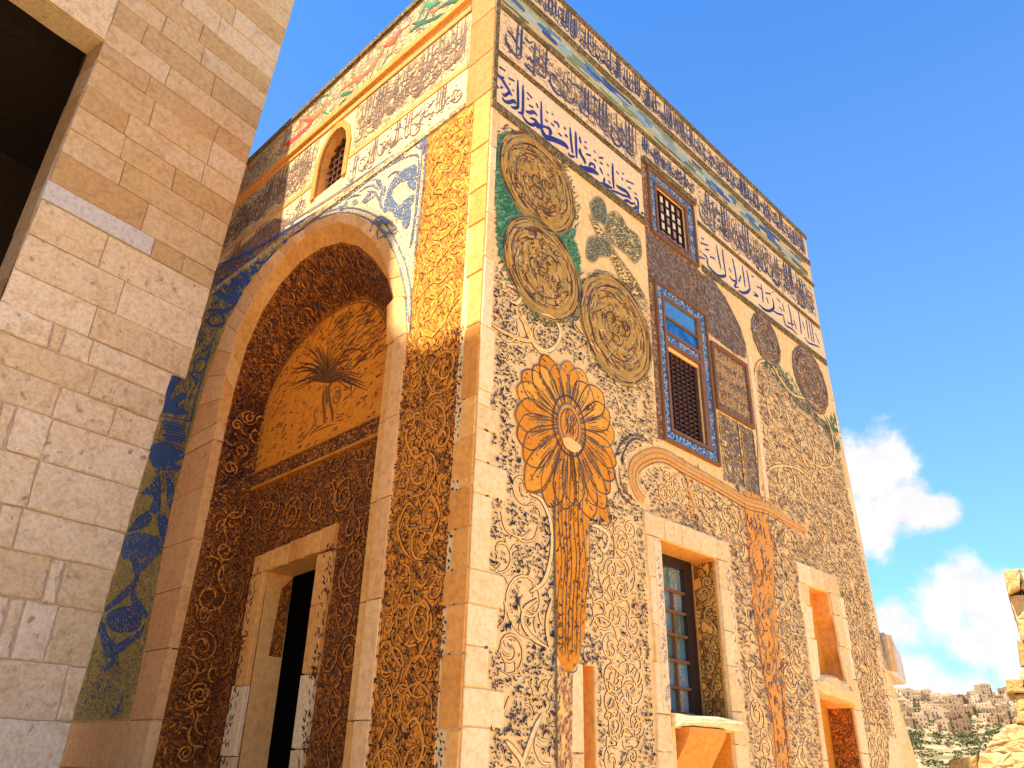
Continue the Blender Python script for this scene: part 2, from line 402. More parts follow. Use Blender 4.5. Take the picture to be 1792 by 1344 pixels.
def stone(F, poly, w0, w1, name, mat, parent, b=.012, jit=.004, n=2, rough=0.):
    """one worked stone: uneven outline, chamfered arris, sunk joint"""
    pts = []
    for i in range(len(poly)):
        p = poly[i]; q = poly[(i + 1) % len(poly)]
        for k in range(n):
            t = k / n; pts.append((p[0] + (q[0] - p[0]) * t + random.uniform(-jit, jit), p[1] + (q[1] - p[1]) * t + random.uniform(-jit, jit)))
    cx = sum(p[0] for p in pts) / len(pts); cz = sum(p[1] for p in pts) / len(pts)
    N = len(pts); V = []; Fc = []
    inn = []
    for p in pts:
        dx, dz = cx - p[0], cz - p[1]; sx = min(abs(dx), b) * (1 if dx > 0 else -1); sz = min(abs(dz), b) * (1 if dz > 0 else -1)
        inn.append((p[0] + sx, p[1] + sz))
    for p in pts: V.append(F.P(p[0], p[1], w0))
    for p in pts: V.append(F.P(p[0], p[1], w1 - b * random.uniform(.6, 1)))
    for p in inn: V.append(F.P(p[0], p[1], w1 + random.uniform(-rough, rough)))
    V.append(F.P(cx, cz, w1 + rough * random.uniform(0, 1.5)))
    for i in range(N):
        j = (i + 1) % N
        Fc += [(i, j, N + j, N + i), (N + i, N + j, 2 * N + j, 2 * N + i), (2 * N + i, 2 * N + j, 3 * N)]
    return link(name, V, Fc, mat, parent)


def rect(u0, u1, z0, z1): return [(u0, z0), (u1, z0), (u1, z1), (u0, z1)]


class Rib:
    """painted or carved strokes lying on a wall: tapered ribbons with a raised middle"""
    def __init__(s, F): s.F = F; s.V = []; s.Q = []; s.m = []; s.k = 0; s.lines = []

    def add(s, pts, width, w=.004, taper=.25, mi=0, crown=.002, nib=None, smooth=True, close=False):
        p = np.asarray(pts, float)
        if smooth and len(p) > 2: p = cr(p)
        if len(p) < 2: return
        d = np.gradient(p, axis=0); L = np.hypot(d[:, 0], d[:, 1]) + 1e-9; nx = -d[:, 1] / L; nz = d[:, 0] / L
        t = np.linspace(0, 1, len(p))
        wd = np.full(len(p), width, float)
        if taper is not None and not close:
            e = np.clip(np.minimum(t, 1 - t) / .22, 0, 1); wd *= taper + (1 - taper) * e
        if nib is not None:
            a = np.arctan2(d[:, 1], d[:, 0]); wd *= .38 + .75 * np.abs(np.sin(a - nib))
        w = w + random.uniform(0, .0016)
        h = wd / 2; n = len(p)
        Wd = np.array([w, w + crown, w])
        for sgn, ww in ((-1, w - .0015), (0, w + crown), (1, w - .0015)):
            s.V.append(s.F.PA(p[:, 0] + nx * h * sgn, p[:, 1] + nz * h * sgn, ww))
        k = s.k; i = np.arange(n - 1)
        for a in (0, n):
            s.Q.append(np.stack([k + a + i, k + a + i + 1, k + a + n + i + 1, k + a + n + i], 1)); s.m.append(np.full(n - 1, mi))
        s.k += 3 * n; s.lines.append((p, width))
        return s

    def dot(s, u, z, r, **kw): s.add([(u - r * .5, z + r * .3), (u + r * .5, z - r * .3)], r * 1.1, taper=.7, smooth=False, **kw)

    def build(s, name, mats, parent, kind='stuff', label=None):
        if not s.V: return
        o = link(name, np.concatenate(s.V), np.concatenate(s.Q), mats, parent, mi=np.concatenate(s.m))
        if kind: o['kind'] = kind
        if label: o['label'] = label
        return o


def cr(p, seg=None):
    """Catmull-Rom through the points"""
    q = np.vstack([2 * p[0] - p[1], p, 2 * p[-1] - p[-2]]); out = []
    seg = seg or (6 if len(p) < 8 else 4 if len(p) < 20 else 1)
    if seg == 1: return p
    for i in range(1, len(q) - 2):
        a, b, c, d = q[i - 1], q[i], q[i + 1], q[i + 2]
        for t in np.arange(seg) / seg:
            out.append(.5 * (2 * b + (c - a) * t + (2 * a - 5 * b + 4 * c - d) * t * t + (3 * b - a - 3 * c + d) * t ** 3))
    out.append(q[-2]); return np.array(out)


def marks(F, U, Z, ang, L, Wd, curv, w, name, mats, parent, mi=None):
    """many small leaf-shaped strokes at once"""
    U = np.asarray(U); N = len(U)
    if not N: return
    S = 4; t = np.linspace(-.5, .5, S)
    prof = np.array([.35, 1., .85, .12])
    x = t[None] * L[:, None]; y = curv[:, None] * (t[None] ** 2 * 4 - .5) * L[:, None] * .5
    ca, sa = np.cos(ang)[:, None], np.sin(ang)[:, None]
    hw = Wd[:, None] * prof[None] * .5
    jw = w + rs.rand(N)[:, None] * .002
    Vs = []
    for sg in (-1, 1):
        yy = y + sg * hw
        Vs.append(F.PA(U[:, None] + x * ca - yy * sa, Z[:, None] + x * sa + yy * ca, jw + 0 * x))
    V = np.stack(Vs, 2).reshape(-1, 3)   # N,S,2
    b = np.arange(N)[:, None] * S * 2 + np.arange(S - 1)[None] * 2
    Q = np.stack([b, b + 2, b + 3, b + 1], -1).reshape(-1, 4)
    m_ = None if mi is None else np.repeat(mi, S - 1)
    o = link(name, V, Q, mats, parent, mi=m_); o['kind'] = 'stuff'
    return o


def jgrid(u0, u1, z0, z1, s, j=.42):
    U, Z = np.meshgrid(np.arange(u0, u1, s), np.arange(z0, z1, s))
    U = U + (np.arange(U.shape[0]) % 2)[:, None] * s * .5
    return (U + (rs.rand(*U.shape) - .5) * 2 * j * s).ravel(), (Z + (rs.rand(*Z.shape) - .5) * 2 * j * s).ravel()


class Mask:
    def __init__(s, u0, u1, z0, z1, res=.012):
        s.u0, s.z0, s.res = u0, z0, res
        s.a = np.zeros((int((u1 - u0) / res) + 1, int((z1 - z0) / res) + 1), bool)

    def line(s, p, r):
        k = int(r / s.res) + 1
        for i in range(len(p) - 1):
            n = max(1, int(np.hypot(*(p[i + 1] - p[i])) / s.res))
            for t in np.arange(n) / n:
                q = p[i] + (p[i + 1] - p[i]) * t
                a = int((q[0] - s.u0) / s.res); b = int((q[1] - s.z0) / s.res)
                s.a[max(a - k, 0):max(a + k + 1, 0), max(b - k, 0):max(b + k + 1, 0)] = True

    def ribs(s, rb, extra=.01):
        for p, wd in rb.lines: s.line(np.asarray(p), wd / 2 + extra)

    def hit(s, U, Z):
        a = ((U - s.u0) / s.res).astype(int).clip(0, s.a.shape[0] - 1); b = ((Z - s.z0) / s.res).astype(int).clip(0, s.a.shape[1] - 1)
        return s.a[a, b]


def spiral(c, Rr, turns, dr, a0, n=26, k=.8):
    t = np.linspace(0, 1, n); r = Rr * (1 - k * t ** .9); a = a0 + dr * 2 * math.pi * turns * t
    return np.stack([c[0] + r * np.cos(a), c[1] + r * np.sin(a)], 1)


def offs(p, d):
    p = np.asarray(p, float); g = np.gradient(p, axis=0); L = np.hypot(g[:, 0], g[:, 1]) + 1e-9
    return np.stack([p[:, 0] - g[:, 1] / L * d, p[:, 1] + g[:, 0] / L * d], 1)


def vines(F, region, R0, rb, rk, vw, wv=.010, wk=.004, seed=1, leaves=True, spacing=2.05):
    """rinceaux: a lattice of counter-turning scrolls joined by stems with half leaves"""
    rg = random.Random(seed)
    us = [p[0] for p in region]; zs = [p[1] for p in region]
    spacing *= .82; row = 0; z = min(zs) + R0 * .5
    while z < max(zs):
        u = min(us) + R0 * (.6 if row % 2 else 1.3); col = 0
        while u < max(us):
            c = (u + rg.uniform(-.35, .35) * R0, z + rg.uniform(-.35, .35) * R0)
            Rr = R0 * rg.choice((.5, .7, .85, 1.0, 1.08))
            if inpoly(np.array([c[0]]), np.array([c[1]]), region)[0]:
                dr = 1 if (row + col) % 2 else -1; a0 = rg.uniform(0, 6.28)
                ps = [spiral(c, Rr, rg.uniform(1.3, 1.9), dr, a0)]
                st = ps[0][0]; tg = np.array([-math.sin(a0), math.cos(a0)]) * -dr
                ps.append(np.array([st, st + tg * Rr * .5, st + tg * Rr * .9 + np.array([math.cos(a0), math.sin(a0)]) * Rr * .45, st + tg * Rr * .8 + np.array([math.cos(a0), math.sin(a0)]) * Rr * .95]))
                if leaves:
                    for k in range(rg.randint(4, 7)):
                        i = rg.randrange(2, 20); q = ps[0][i]; d = ps[0][i + 1] - ps[0][i]; d = d / (np.hypot(*d) + 1e-9)
                        nn = np.array([-d[1], d[0]]) * rg.choice((-1, 1)); l = Rr * rg.uniform(.25, .5)
                        ps.append(np.array([q, q + d * l * .5 + nn * l * .35, q + d * l * .7 + nn * l * .9]))
                for j, p in enumerate(ps):
                    P = cr(p) if len(p) < 20 else p
                    ok = inpoly(P[:, 0], P[:, 1], region)
                    # keep the run inside the region
                    run = []
                    for q, o_ in zip(P, ok):
                        if o_: run.append(q)
                        elif len(run) > 3: break
                        else: run = []
                    if len(run) > 3:
                        ww = vw * (1 if j < 2 else .75)
                        if rk: rk.add(run, ww + .011, wk, smooth=False, crown=.001, taper=.5)
                        rb.add(run, ww, wv, smooth=False, crown=.0012, taper=.3)
            u += R0 * spacing; col += 1
        z += R0 * spacing * .86; row += 1


def script(F, u0, u1, z0, z1, rb, seed=1, dens=1., pen=.055, w=.004, flip=False, skip=None, tiers=1, nib=.9):
    """rows of pen strokes like the photograph's inscriptions: tall paired uprights, bowls, loops, teeth and dots.
    flip: u runs to the left as seen (left face)."""
    rg = random.Random(seed); H = z1 - z0; s = -1 if flip else 1

    def A(pts, k=1., x0=0.):
        P = [(x0 + s * p[0] * H, z0 + p[1] * H) for p in pts]
        if any(not (u0 < q[0] < u1) for q in P): return
        if skip and skip(P[0][0], P[0][1]): return
        rb.add(P, pen * H * k, w, nib=nib, taper=.35)
    x = u0 + .1 * H
    while x < u1 - .1 * H:
        g = rg.random(); j = lambda a: rg.uniform(-a, a)
        base = .16 + rg.uniform(0, .22)
        if g < .42:
            n = rg.choice((1, 2, 2, 3)); hh = .66 + rg.uniform(0, .2)
            for k in range(n):
                xx = k * .11
                A([(xx + j(.01) + .02, base + hh + j(.05)), (xx + .0, base + hh * .5), (xx + j(.015), base - .02)], 1.35, x)
            A([(n * .11 - .11, base), (n * .11 - .16, base - .07), (n * .11 - .3, base - .06), (n * .11 - .34, base + .02)], 1.2, x)
            x += n * .12 * H / dens
        elif g < .6:
            a = rg.uniform(.22, .34)
            A([(0, base + .22), (.02, base + .02), (a * .6, base - .09), (a * 1.1, base - .02), (a * 1.2, base + .12)], 1.3, x)
            A([(.02, base + .34), (a * .5, base + .30), (a * .9, base + .20)], 1., x)
            x += a * .9 * H / dens
        elif g < .78:
            r = rg.uniform(.05, .09); cx, cy = .08, base + rg.uniform(.1, .35)
            A([(cx + r * math.cos(t), cy + r * 1.1 * math.sin(t)) for t in np.linspace(0, 6.0, 9)], .8, x)
            A([(cx + r, cy - r * .5), (cx + .2, cy - .12), (cx + .3, cy - .1)], 1.1, x)
            x += .2 * H / dens
        else:
            A([(0, base + .05)] + [(.05 + .05 * k, base + (.1 if k % 2 else -.01)) for k in range(4)] + [(.3, base)], .9, x)
            A([(-.05, base + .5), (.08, base + .46), (.2, base + .5 + j(.1))], 1.2, x)
            x += .22 * H / dens
        for _ in range(rg.randint(2, 5)):
            yy = rg.uniform(.08, .95); l = rg.uniform(.02, .12); an = rg.uniform(-1.1, .3)
            A([(0, yy), (l * math.cos(an) * .5, yy + l * math.sin(an) * .6), (l * math.cos(an), yy + l * math.sin(an))], rg.uniform(.7, 1.2), x + rg.uniform(-.25, .25) * H)
        for t_ in range(tiers - 1):
            yy = rg.uniform(.35, .8); a = rg.uniform(.1, .25)
            A([(0, yy), (a * .4, yy - .07), (a, yy - .02), (a * 1.1, yy + .09)], 1., x + rg.uniform(-.2, .2) * H)


# =================================================================== GROUND, HILLS
def terrain_z(r, a):
    """flat citadel top, a valley, then the slope of the far hill"""
    pr = [(0, 0), (45, 0), (70, -3), (120, -16), (300, -22), (430, -2), (560, 7), (800, 34), (1000, 62), (1200, 92), (1290, 106), (1400, 108), (2000, 60), (4000, 0), (12000, -60)]
    z = float(np.interp(r, [p[0] for p in pr], [p[1] for p in pr]))
    k = min(1, max(0, (r - 250) / 500))
    z += k * (4 * math.sin(a * 9 + 1.3) + 3 * math.sin(a * 23 + r * .004) + 2 * math.sin(a * 61))
    return z


def terrain():
    rr = [0, 6, 12, 20, 26, 32, 45, 70, 120, 200, 300, 360, 430] + list(range(460, 1420, 16)) + [1500, 1700, 2000, 3000, 5000, 8000, 12000]
    az = sorted(set([i * 4 for i in range(90)] + [20 + i * .25 for i in range(64)]))
    V = [(0, 0, 0)]; Fc = []; n = len(az)
    for r in rr[1:]:
        for a in az:
            x, y = r * math.sin(R(a)), r * math.cos(R(a))
            st = 0
            if 430 < r < 820: st = 1.5 * math.sin(r * .32)
            V.append((x, y, terrain_z(r, R(a)) + st * .6))
    for j in range(n): Fc.append((0, 1 + j, 1 + (j + 1) % n))
    for i in range(len(rr) - 2):
        for j in range(n):
            a = 1 + i * n + j; b = 1 + i * n + (j + 1) % n; Fc.append((a, b, b + n, a + n))
    mt, t, b = newmat('hill_and_ground')
    co = t.add('ShaderNodeTexCoord').outputs['Object']
    dist = t.add('ShaderNodeVectorMath', {0: co}, operation='LENGTH').outputs['Value']
    n1 = t.add('ShaderNodeTexNoise', {'Vector': co, 'Scale': .035, 'Detail': 8., 'Roughness': .65}).outputs[0]
    band = t.add('ShaderNodeMapping', {'Vector': co, 'Scale': (.012, .012, .55)}).outputs[0]
    n2 = t.add('ShaderNodeTexNoise', {'Vector': band, 'Scale': 1., 'Detail': 6., 'Roughness': .7}).outputs[0]
    soil = t.ramp(n2, [(.32, (.14, .08, .04)), (.45, (.34, .22, .11)), (.58, (.46, .33, .18)), (.7, (.22, .16, .07))])
    green = t.ramp(n1, [(.46, (0, 0, 0)), (.6, (1, 1, 1))])
    fz = t.add('ShaderNodeMapRange', {0: dist, 1: 900., 2: 620., 3: .1, 4: .85}).outputs[0]
    far = t.mix(t.math('MULTIPLY', green, fz), soil, (.13, .13, .035))
    n3 = t.add('ShaderNodeTexNoise', {'Vector': co, 'Scale': 1.7, 'Detail': 9., 'Roughness': .7}).outputs[0]
    near = t.ramp(n3, [(.3, (.60, .40, .19)), (.55, (.74, .51, .26)), (.75, (.78, .58, .34))])
    c = t.mix(t.add('ShaderNodeMapRange', {0: dist, 1: 60., 2: 150.}).outputs[0], near, far)
    t.l.new(c, b.inputs['Base Color'])
    t.l.new(t.add('ShaderNodeBump', {'Height': n3, 'Strength': .4, 'Distance': .1}).outputs[0], b.inputs['Normal'])
    setp(link('ground', V, Fc, mt), kind='structure')


terrain()

# =================================================================== DECORATED BUILDING
B = empty('mosaic_building', tuple(A0), label='tall square stone building covered in mosaic inscriptions, medallions and carved scrolls', cat='building')
ZR = 10.36; ZL = 10.60; UR = 8.0; UL = 9.0

# openings of the right wall
LOWW = rect(2.57, 3.66, 2.08, 3.71)
SILLR = [(2.66, 1.2), (3.66, 1.2), (3.66, 1.95), (2.66, 1.95)]
NICHE_U = [(5.80, 2.72), (6.02, 2.64), (6.3, 2.70), (6.56, 2.66), (6.66, 2.9), (6.55, 3.1), (6.60, 3.35), (6.49, 3.5), (6.47, 3.78), (5.87, 3.77), (5.83, 3.2)]
NICHE_L = [(5.78, 1.2), (6.74, 1.2), (6.72, 2.36), (6.55, 2.47), (6.2, 2.50), (5.95, 2.56), (5.74, 2.50), (5.72, 1.9)]
RECESS = [(1.34, 1.0), (1.50, 1.0), (1.50, 2.38), (1.34, 2.38)]
MIDH = rect(2.96, 3.66, 5.04, 6.08)
TOPH = rect(2.96, 3.64, 7.76, 8.52)
ro = [(0, 0), (8.9, 0), (8.62, 1.7), (8.32, 2.5), (8.16, 2.95), (8.06, 3.4), (8.02, 4.34), (7.86, 7.1), (7.82, 7.8), (7.79, 9.4), (7.82, ZR), (0, ZR)]
MB().poly(RF, ro, 0, -.02, holes=[LOWW, SILLR, NICHE_U, NICHE_L, RECESS, MIDH, TOPH]).build('stone_wall', M['plaster'], B)
# openings of the left wall
INN = [(5.24, 0), (5.06, 4.37), (5.05, 5.5), (5.02, 6.1), (4.90, 6.72), (4.62, 7.18), (4.22, 7.46), (3.75, 7.60), (3.25, 7.58), (2.75, 7.42), (2.35, 7.16), (1.98, 6.80), (1.66, 6.38), (1.46, 5.92), (1.39, 5.45), (1.38, 4.6), (1.40, 0)]
OUT = [(6.10, 0), (6.0, 4.4), (5.86, 5.6), (5.74, 6.5), (5.46, 7.26), (5.05, 7.70), (4.5, 7.92), (3.9, 8.00), (3.3, 7.97), (2.75, 7.80), (2.3, 7.53), (1.80, 7.08), (1.38, 6.47), (1.14, 5.87), (1.06, 5.3), (1.06, 4.6), (1.06, 0)]
MID = [(5.26, 0), (5.08, 4.3), (5.09, 5.6), (5.13, 6.32), (5.01, 6.93), (4.71, 7.36), (4.25, 7.66), (3.75, 7.82), (3.25, 7.80), (2.70, 7.63), (2.28, 7.35), (1.9, 6.98), (1.56, 6.50), (1.34, 5.95), (1.26, 5.45), (1.24, 4.6), (1.24, 0)]
for L_ in (INN, OUT, MID): L_[:] = [(u, max(z, .2)) for u, z in L_]
AW = [(2.82, 8.45), (2.82, 9.05), (2.88, 9.27), (3.0, 9.42), (3.14, 9.47), (3.3, 9.42), (3.42, 9.27), (3.48, 9.05), (3.48, 8.45)]
MB().poly(LF, [(0, 0), (UL, 0), (UL, ZL), (0, ZL)], 0, -.02, holes=[MID, AW]).build('stone_wall', M['plaster'], B)
# far walls, roof, parapet
b1 = MB()
P0, P1, P2, P3 = LF.P(UL, 0), RF.P(7.8, 0) + LF.P(UL, 0) - LF.P(0, 0), RF.P(7.8, 0), LF.P(0, 0)
zz = np.array([0, 0, 1.])
b1.quad(P0, P1, P1 + zz * ZR, P0 + zz * ZR); b1.quad(P1, P2, P2 + zz * ZR, P1 + zz * ZR)
b1.build('rear_wall', M['plaster'], B)
MB().quad(P0 + zz * 10.2, P1 + zz * 10.2, P2 + zz * 10.2, P3 + zz * 10.2).build('roof', M['roof'], B)
MB().bar(LF, .26, UL, ZR - .1, ZL, -.28, -.021).build('parapet', M['plaster'], B)
# buttress at the far corner with its tilted coping slab
bt = MB(); bt.poly(RF, [(8.02, 0), (8.95, 0), (8.66, 1.7), (8.60, 2.9), (8.06, 3.2), (8.02, 3.5)], -.15, -1.2, back=True)
bt.build('buttress', M['quoin'], B)
stone(RF, [(8.02, 2.95), (8.62, 2.80), (8.58, 3.22), (8.40, 3.40), (8.10, 3.46)], -.2, .06, 'coping_stone', M['marble'], B, b=.03)
o = MB().bar(RF, 8.0, 8.16, 2.93, 3.42, .06, .12).build('coping_stone', M['wall_hi'], B)


def reveal(F, poly, w0, w1, name, mat, back=None, mi=None):
    mb = MB(); n = len(poly)
    for i in range(n):
        p, q = poly[i], poly[(i + 1) % n]
        mb.quad(F.P(*p, w0), F.P(*q, w0), F.P(*q, w1), F.P(*p, w1), 0)
    o = mb.build(name, mat, B)
    if back is not None: MB().poly(F, poly, w1).build('recess_back', back, B)
    return o


reveal(RF, NICHE_U, -.021, -.22, 'niche_reveal', M['shaded_reveal'], M['orange'])
reveal(RF, NICHE_L, -.021, -.34, 'niche_reveal', M['shaded_reveal'], M['orange'])
reveal(RF, RECESS, -.021, -.13, 'recess_reveal', M['shaded_reveal'], M['quoin'])
reveal(RF, SILLR, -.021, -.30, 'recess_reveal', M['orange'], M['orange'])

# ---- quoins
RQ = [(5.84, 5.12, .12), (5.11, 4.49, .17), (4.48, 4.35, .14), (4.34, 4.13, .25), (4.12, 3.85, .16), (3.84, 3.57, .36), (3.56, 2.96, .20), (2.95, 2.70, .37), (2.69, 2.40, .31), (2.39, 2.11, .23), (2.10, 1.85, .41), (1.84, 1.5, .27), (1.49, 1.2, .4), (1.19, .8, .25), (.79, .4, .4), (.39, 0, .27)]
zq = [7.72, 7.2, 6.9, 6.35, 5.85]
for a_, b_ in zip(zq[:-1], zq[1:]): RQ.append((a_, b_ + .008, .09))
LQ = [(7.95, 7.25, .26), (7.24, 6.7, .25), (6.69, 6.28, .24), (6.27, 5.7, .22), (5.69, 5.14, .18), (5.13, 4.43, .20), (4.42, 4.06, .18), (4.05, 3.72, .25), (3.71, 3.62, .16), (3.61, 3.29, .27), (3.28, 2.97, .20), (2.96, 2.70, .27), (2.69, 2.34, .21), (2.33, 1.83, .24), (1.82, 1.5, .14), (1.49, 1.1, .26), (1.09, .6, .18), (.59, 0, .26)]
for z1_, z0_, wd in RQ: stone(RF, rect(.004, wd, z0_, z1_ - .004), -.01, .014, 'quoin_stone', M['quoin'], B, b=.006, jit=.003)
for z1_, z0_, wd in LQ: stone(LF, rect(.004, wd, z0_, z1_ - .004), -.01, .014, 'quoin_stone', M['quoinL'], B, b=.006, jit=.003)  # same corner stones as the right face, left side's shade put into orange
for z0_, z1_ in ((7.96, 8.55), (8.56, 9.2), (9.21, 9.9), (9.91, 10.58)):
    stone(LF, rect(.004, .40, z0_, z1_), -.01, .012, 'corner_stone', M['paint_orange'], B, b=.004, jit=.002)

# ---- arch ring stones, piers, chamfer
UE_ = [5.82, 5.84, 5.84, 5.97, 6.0, 5.92]
def ringstones():
    n = len(OUT)
    top = range(2, 13)
    for i in top:
        for s_ in (0, 1):
            t0, t1 = s_ / 2, (s_ + 1) / 2
            def L(Q, t): return (Q[i][0] + (Q[i + 1][0] - Q[i][0]) * t, Q[i][1] + (Q[i + 1][1] - Q[i][1]) * t)
            if i % 2 and s_ == 1 and i > 4: pass
            g = .006
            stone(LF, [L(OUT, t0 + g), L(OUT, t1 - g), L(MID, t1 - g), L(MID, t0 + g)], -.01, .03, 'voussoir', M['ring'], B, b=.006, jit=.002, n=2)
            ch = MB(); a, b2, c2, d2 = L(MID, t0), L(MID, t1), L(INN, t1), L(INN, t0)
            ch.quad(LF.P(*a, .024), LF.P(*b2, .024), LF.P(*c2, -.09), LF.P(*d2, -.09)); ch.build('arch_chamfer', M['shaded_reveal'], B)
    # left pier
    zs = [.2, .9, 1.45, 1.98, 2.75, 3.45, 4.05, 4.72, 5.35]
    for z0_, z1_ in zip(zs[:-1], zs[1:]):
        le = lambda z: float(np.interp(z, [1.9, 2.2, 3.1, 4.2, 4.6, 5.4], UE_)) if z0_ > 1.9 else 7.9
        ul = le(z0_); lp = lambda z: 5.07 + max(0, 4.4 - z) * .041
        stone(LF, [(lp(z0_), z0_), (lp(z1_), z1_ - .012), (le(z1_), z1_ - .012), (ul, z0_)], -.10, .03, 'pier_stone', M['ring'], B, b=.008, jit=.006)
    stone(LF, [(5.07, 5.36), (5.07, 5.595), (5.85, 5.595), (5.91, 5.36)], -.10, .03, 'pier_stone', M['ring'], B, b=.008, jit=.004)
    # right pier
    zs = [.2, 1.0, 1.9, 2.85, 3.75, 4.55, 5.42]
    for z0_, z1_ in zip(zs[:-1], zs[1:]):
        stone(LF, [(1.06, z0_), (1.06, z1_ - .008), (1.26, z1_ - .008), (1.26, z0_)], -.03, .03, 'pier_stone', M['ring'], B, b=.006, jit=.002)
        stone(LF, [(1.262, z0_), (1.262, z1_ - .008), (1.40, z1_ - .008), (1.40, z0_)], -.5, .004, 'pier_stone', M['shaded_reveal'], B, b=.01, jit=.002)
    stone(LF, [(1.262, 5.42), (1.40, 5.42), (1.46, 5.9), (1.34, 5.95)], -.09, .022, 'pier_stone', M['shaded_reveal'], B, b=.008, jit=.002)
    stone(LF, [(1.06, 5.42), (1.262, 5.42), (1.34, 5.95), (1.38, 6.2), (1.16, 5.87)], -.09, .028, 'pier_stone', M['ring'], B, b=.008, jit=.002)


ringstones()

# ---- niche interior: splayed reveal and vault, back wall with tympanum and door
DN = -.62
BK = [(u, z) for u, z in INN]
BKV = []
for u, z in INN:   # the vault drops towards the back wall
    if z > 5.0: BKV.append((3.66 + (u - 3.66) * (.93 if u > 3.66 else .66), 5.0 + (z - 5.0) * .79))
    else: BKV.append((u, z))
BKV = [(5.24, .2), (5.068, 5.02), (5.20, 5.6), (5.16, 6.1), (4.95, 6.48), (4.62, 6.74), (4.2, 6.93), (3.8, 7.02), (3.4, 7.03), (3.1, 6.99), (2.85, 6.90), (2.62, 6.76), (2.42, 6.55), (2.28, 6.3), (2.21, 5.95), (2.18, 4.9), (2.10, .2)]
mb = MB()
for i in range(len(INN) - 1):
    a, b_, c_, d_ = INN[i], INN[i + 1], BKV[i + 1], BKV[i]
    for k in range(4):
        t0, t1 = k / 4, (k + 1) / 4
        Lp = lambda p, q, t: LF.P(p[0] + (q[0] - p[0]) * t, p[1] + (q[1] - p[1]) * t, -.09 + (DN + .09) * t)
        mb.quad(Lp(a, d_, t0), Lp(b_, c_, t0), Lp(b_, c_, t1), Lp(a, d_, t1))
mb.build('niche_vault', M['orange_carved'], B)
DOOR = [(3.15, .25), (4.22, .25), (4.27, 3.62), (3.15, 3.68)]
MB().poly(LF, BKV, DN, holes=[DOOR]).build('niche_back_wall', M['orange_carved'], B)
TY = [(5.09, 5.03), (5.15, 5.6), (5.11, 6.08), (4.90, 6.44), (4.6, 6.69), (4.18, 6.88), (3.8, 6.97), (3.4, 6.98), (3.1, 6.94), (2.87, 6.86), (2.65, 6.72), (2.46, 6.52), (2.32, 6.28), (2.25, 5.95), (2.23, 5.08)]
MB().poly(LF, TY, DN + .012, DN).build('tympanum', M['tympanum'], B)
# impost band with beaded pattern, on back wall and on the left reveal
MB().poly(LF, [(5.12, 4.84), (5.12, 5.03), (2.18, 5.08), (2.18, 4.88)], DN + .02, DN).build('impost_band', M['impost'], B)
fl = MB(); fl.poly(LF, [(5.12, 5.03), (5.12, 5.055), (2.2, 5.10), (2.2, 5.075)], DN + .035, DN); fl.poly(LF, [(5.12, 4.80), (5.12, 4.835), (2.18, 4.875), (2.18, 4.84)], DN + .035, DN)
fl.build('fillet', M['orange'], B)
RV = Face(LF.P(5.055, 0), math.atan2(-LF.n[0], -LF.n[1]), 1)   # the left reveal: u runs inwards
if RV.n @ LF.d > 0: RV.n = -RV.n
MB().poly(RV, [(.1, 4.42), (.1, 4.62), (.60, 5.02), (.60, 4.82)], .012, 0).build('impost_band', M['impost'], B)

# niche scrolls
rb = Rib(LF); rk = Rib(LF)
NB = [(5.08, .3), (5.08, 4.76), (2.2, 4.82), (2.2, .3)]
DS = [(2.82, .2), (2.82, 3.98), (4.60, 3.86), (4.62, .2)]


class Sub:   # a Rib that skips the door surround
    def __init__(s, rb, bad): s.rb = rb; s.bad = bad

    def add(s, p, *a, **k):
        p = np.asarray(p)
        if np.any([inpoly(p[:, 0], p[:, 1], b) for b in s.bad]): return
        s.rb.add(p, *a, **k)


vines(LF, NB, .30, Sub(rb, [DS]), Sub(rk, [DS]), .022, wv=DN + .014, wk=DN + .006, seed=3)
mk = Mask(1, 6, 0, 8)
mk.ribs(rb, .005)
rb.build('scroll_relief', M['vine'], B); rk.build('scroll_outline', M['dark'], B)
U, Z = jgrid(2.2, 5.08, .5, 4.76, .046)
k = (~mk.hit(U, Z) | (rs.rand(len(U)) < .6)) & ~inpoly(U, Z, DS); U, Z = U[k], Z[k]; n = len(U)
marks(LF, U, Z, rs.normal(.9, .8, n), rs.uniform(.03, .065, n), rs.uniform(.008, .018, n), rs.uniform(-.7, .7, n), DN + .016, 'carved_leaf_cuts', M['dark'], B)
# scrolls on the reveal
rb = Rib(RV); rk = Rib(RV)
vines(RV, [(.12, .4), (.12, 4.4), (.58, 4.7), (.58, .4)], .2, rb, rk, .028, wv=.012, wk=.005, seed=5)
vines(RV, [(.12, 4.75), (.12, 6.1), (.58, 6.0), (.58, 5.1)], .17, rb, rk, .026, wv=.012, wk=.005, seed=6)
rb.build('scroll_relief', M['vine'], B); rk.build('scroll_outline', M['dark'], B)


U, Z = jgrid(.1, .6, .4, 6.2, .045); n = len(U)
marks(RV, U, Z, rs.normal(.9, .9, n), rs.uniform(.02, .055, n), rs.uniform(.008, .018, n), rs.uniform(-.7, .7, n), .0165, 'carved_leaf_cuts', M['dark'], B)


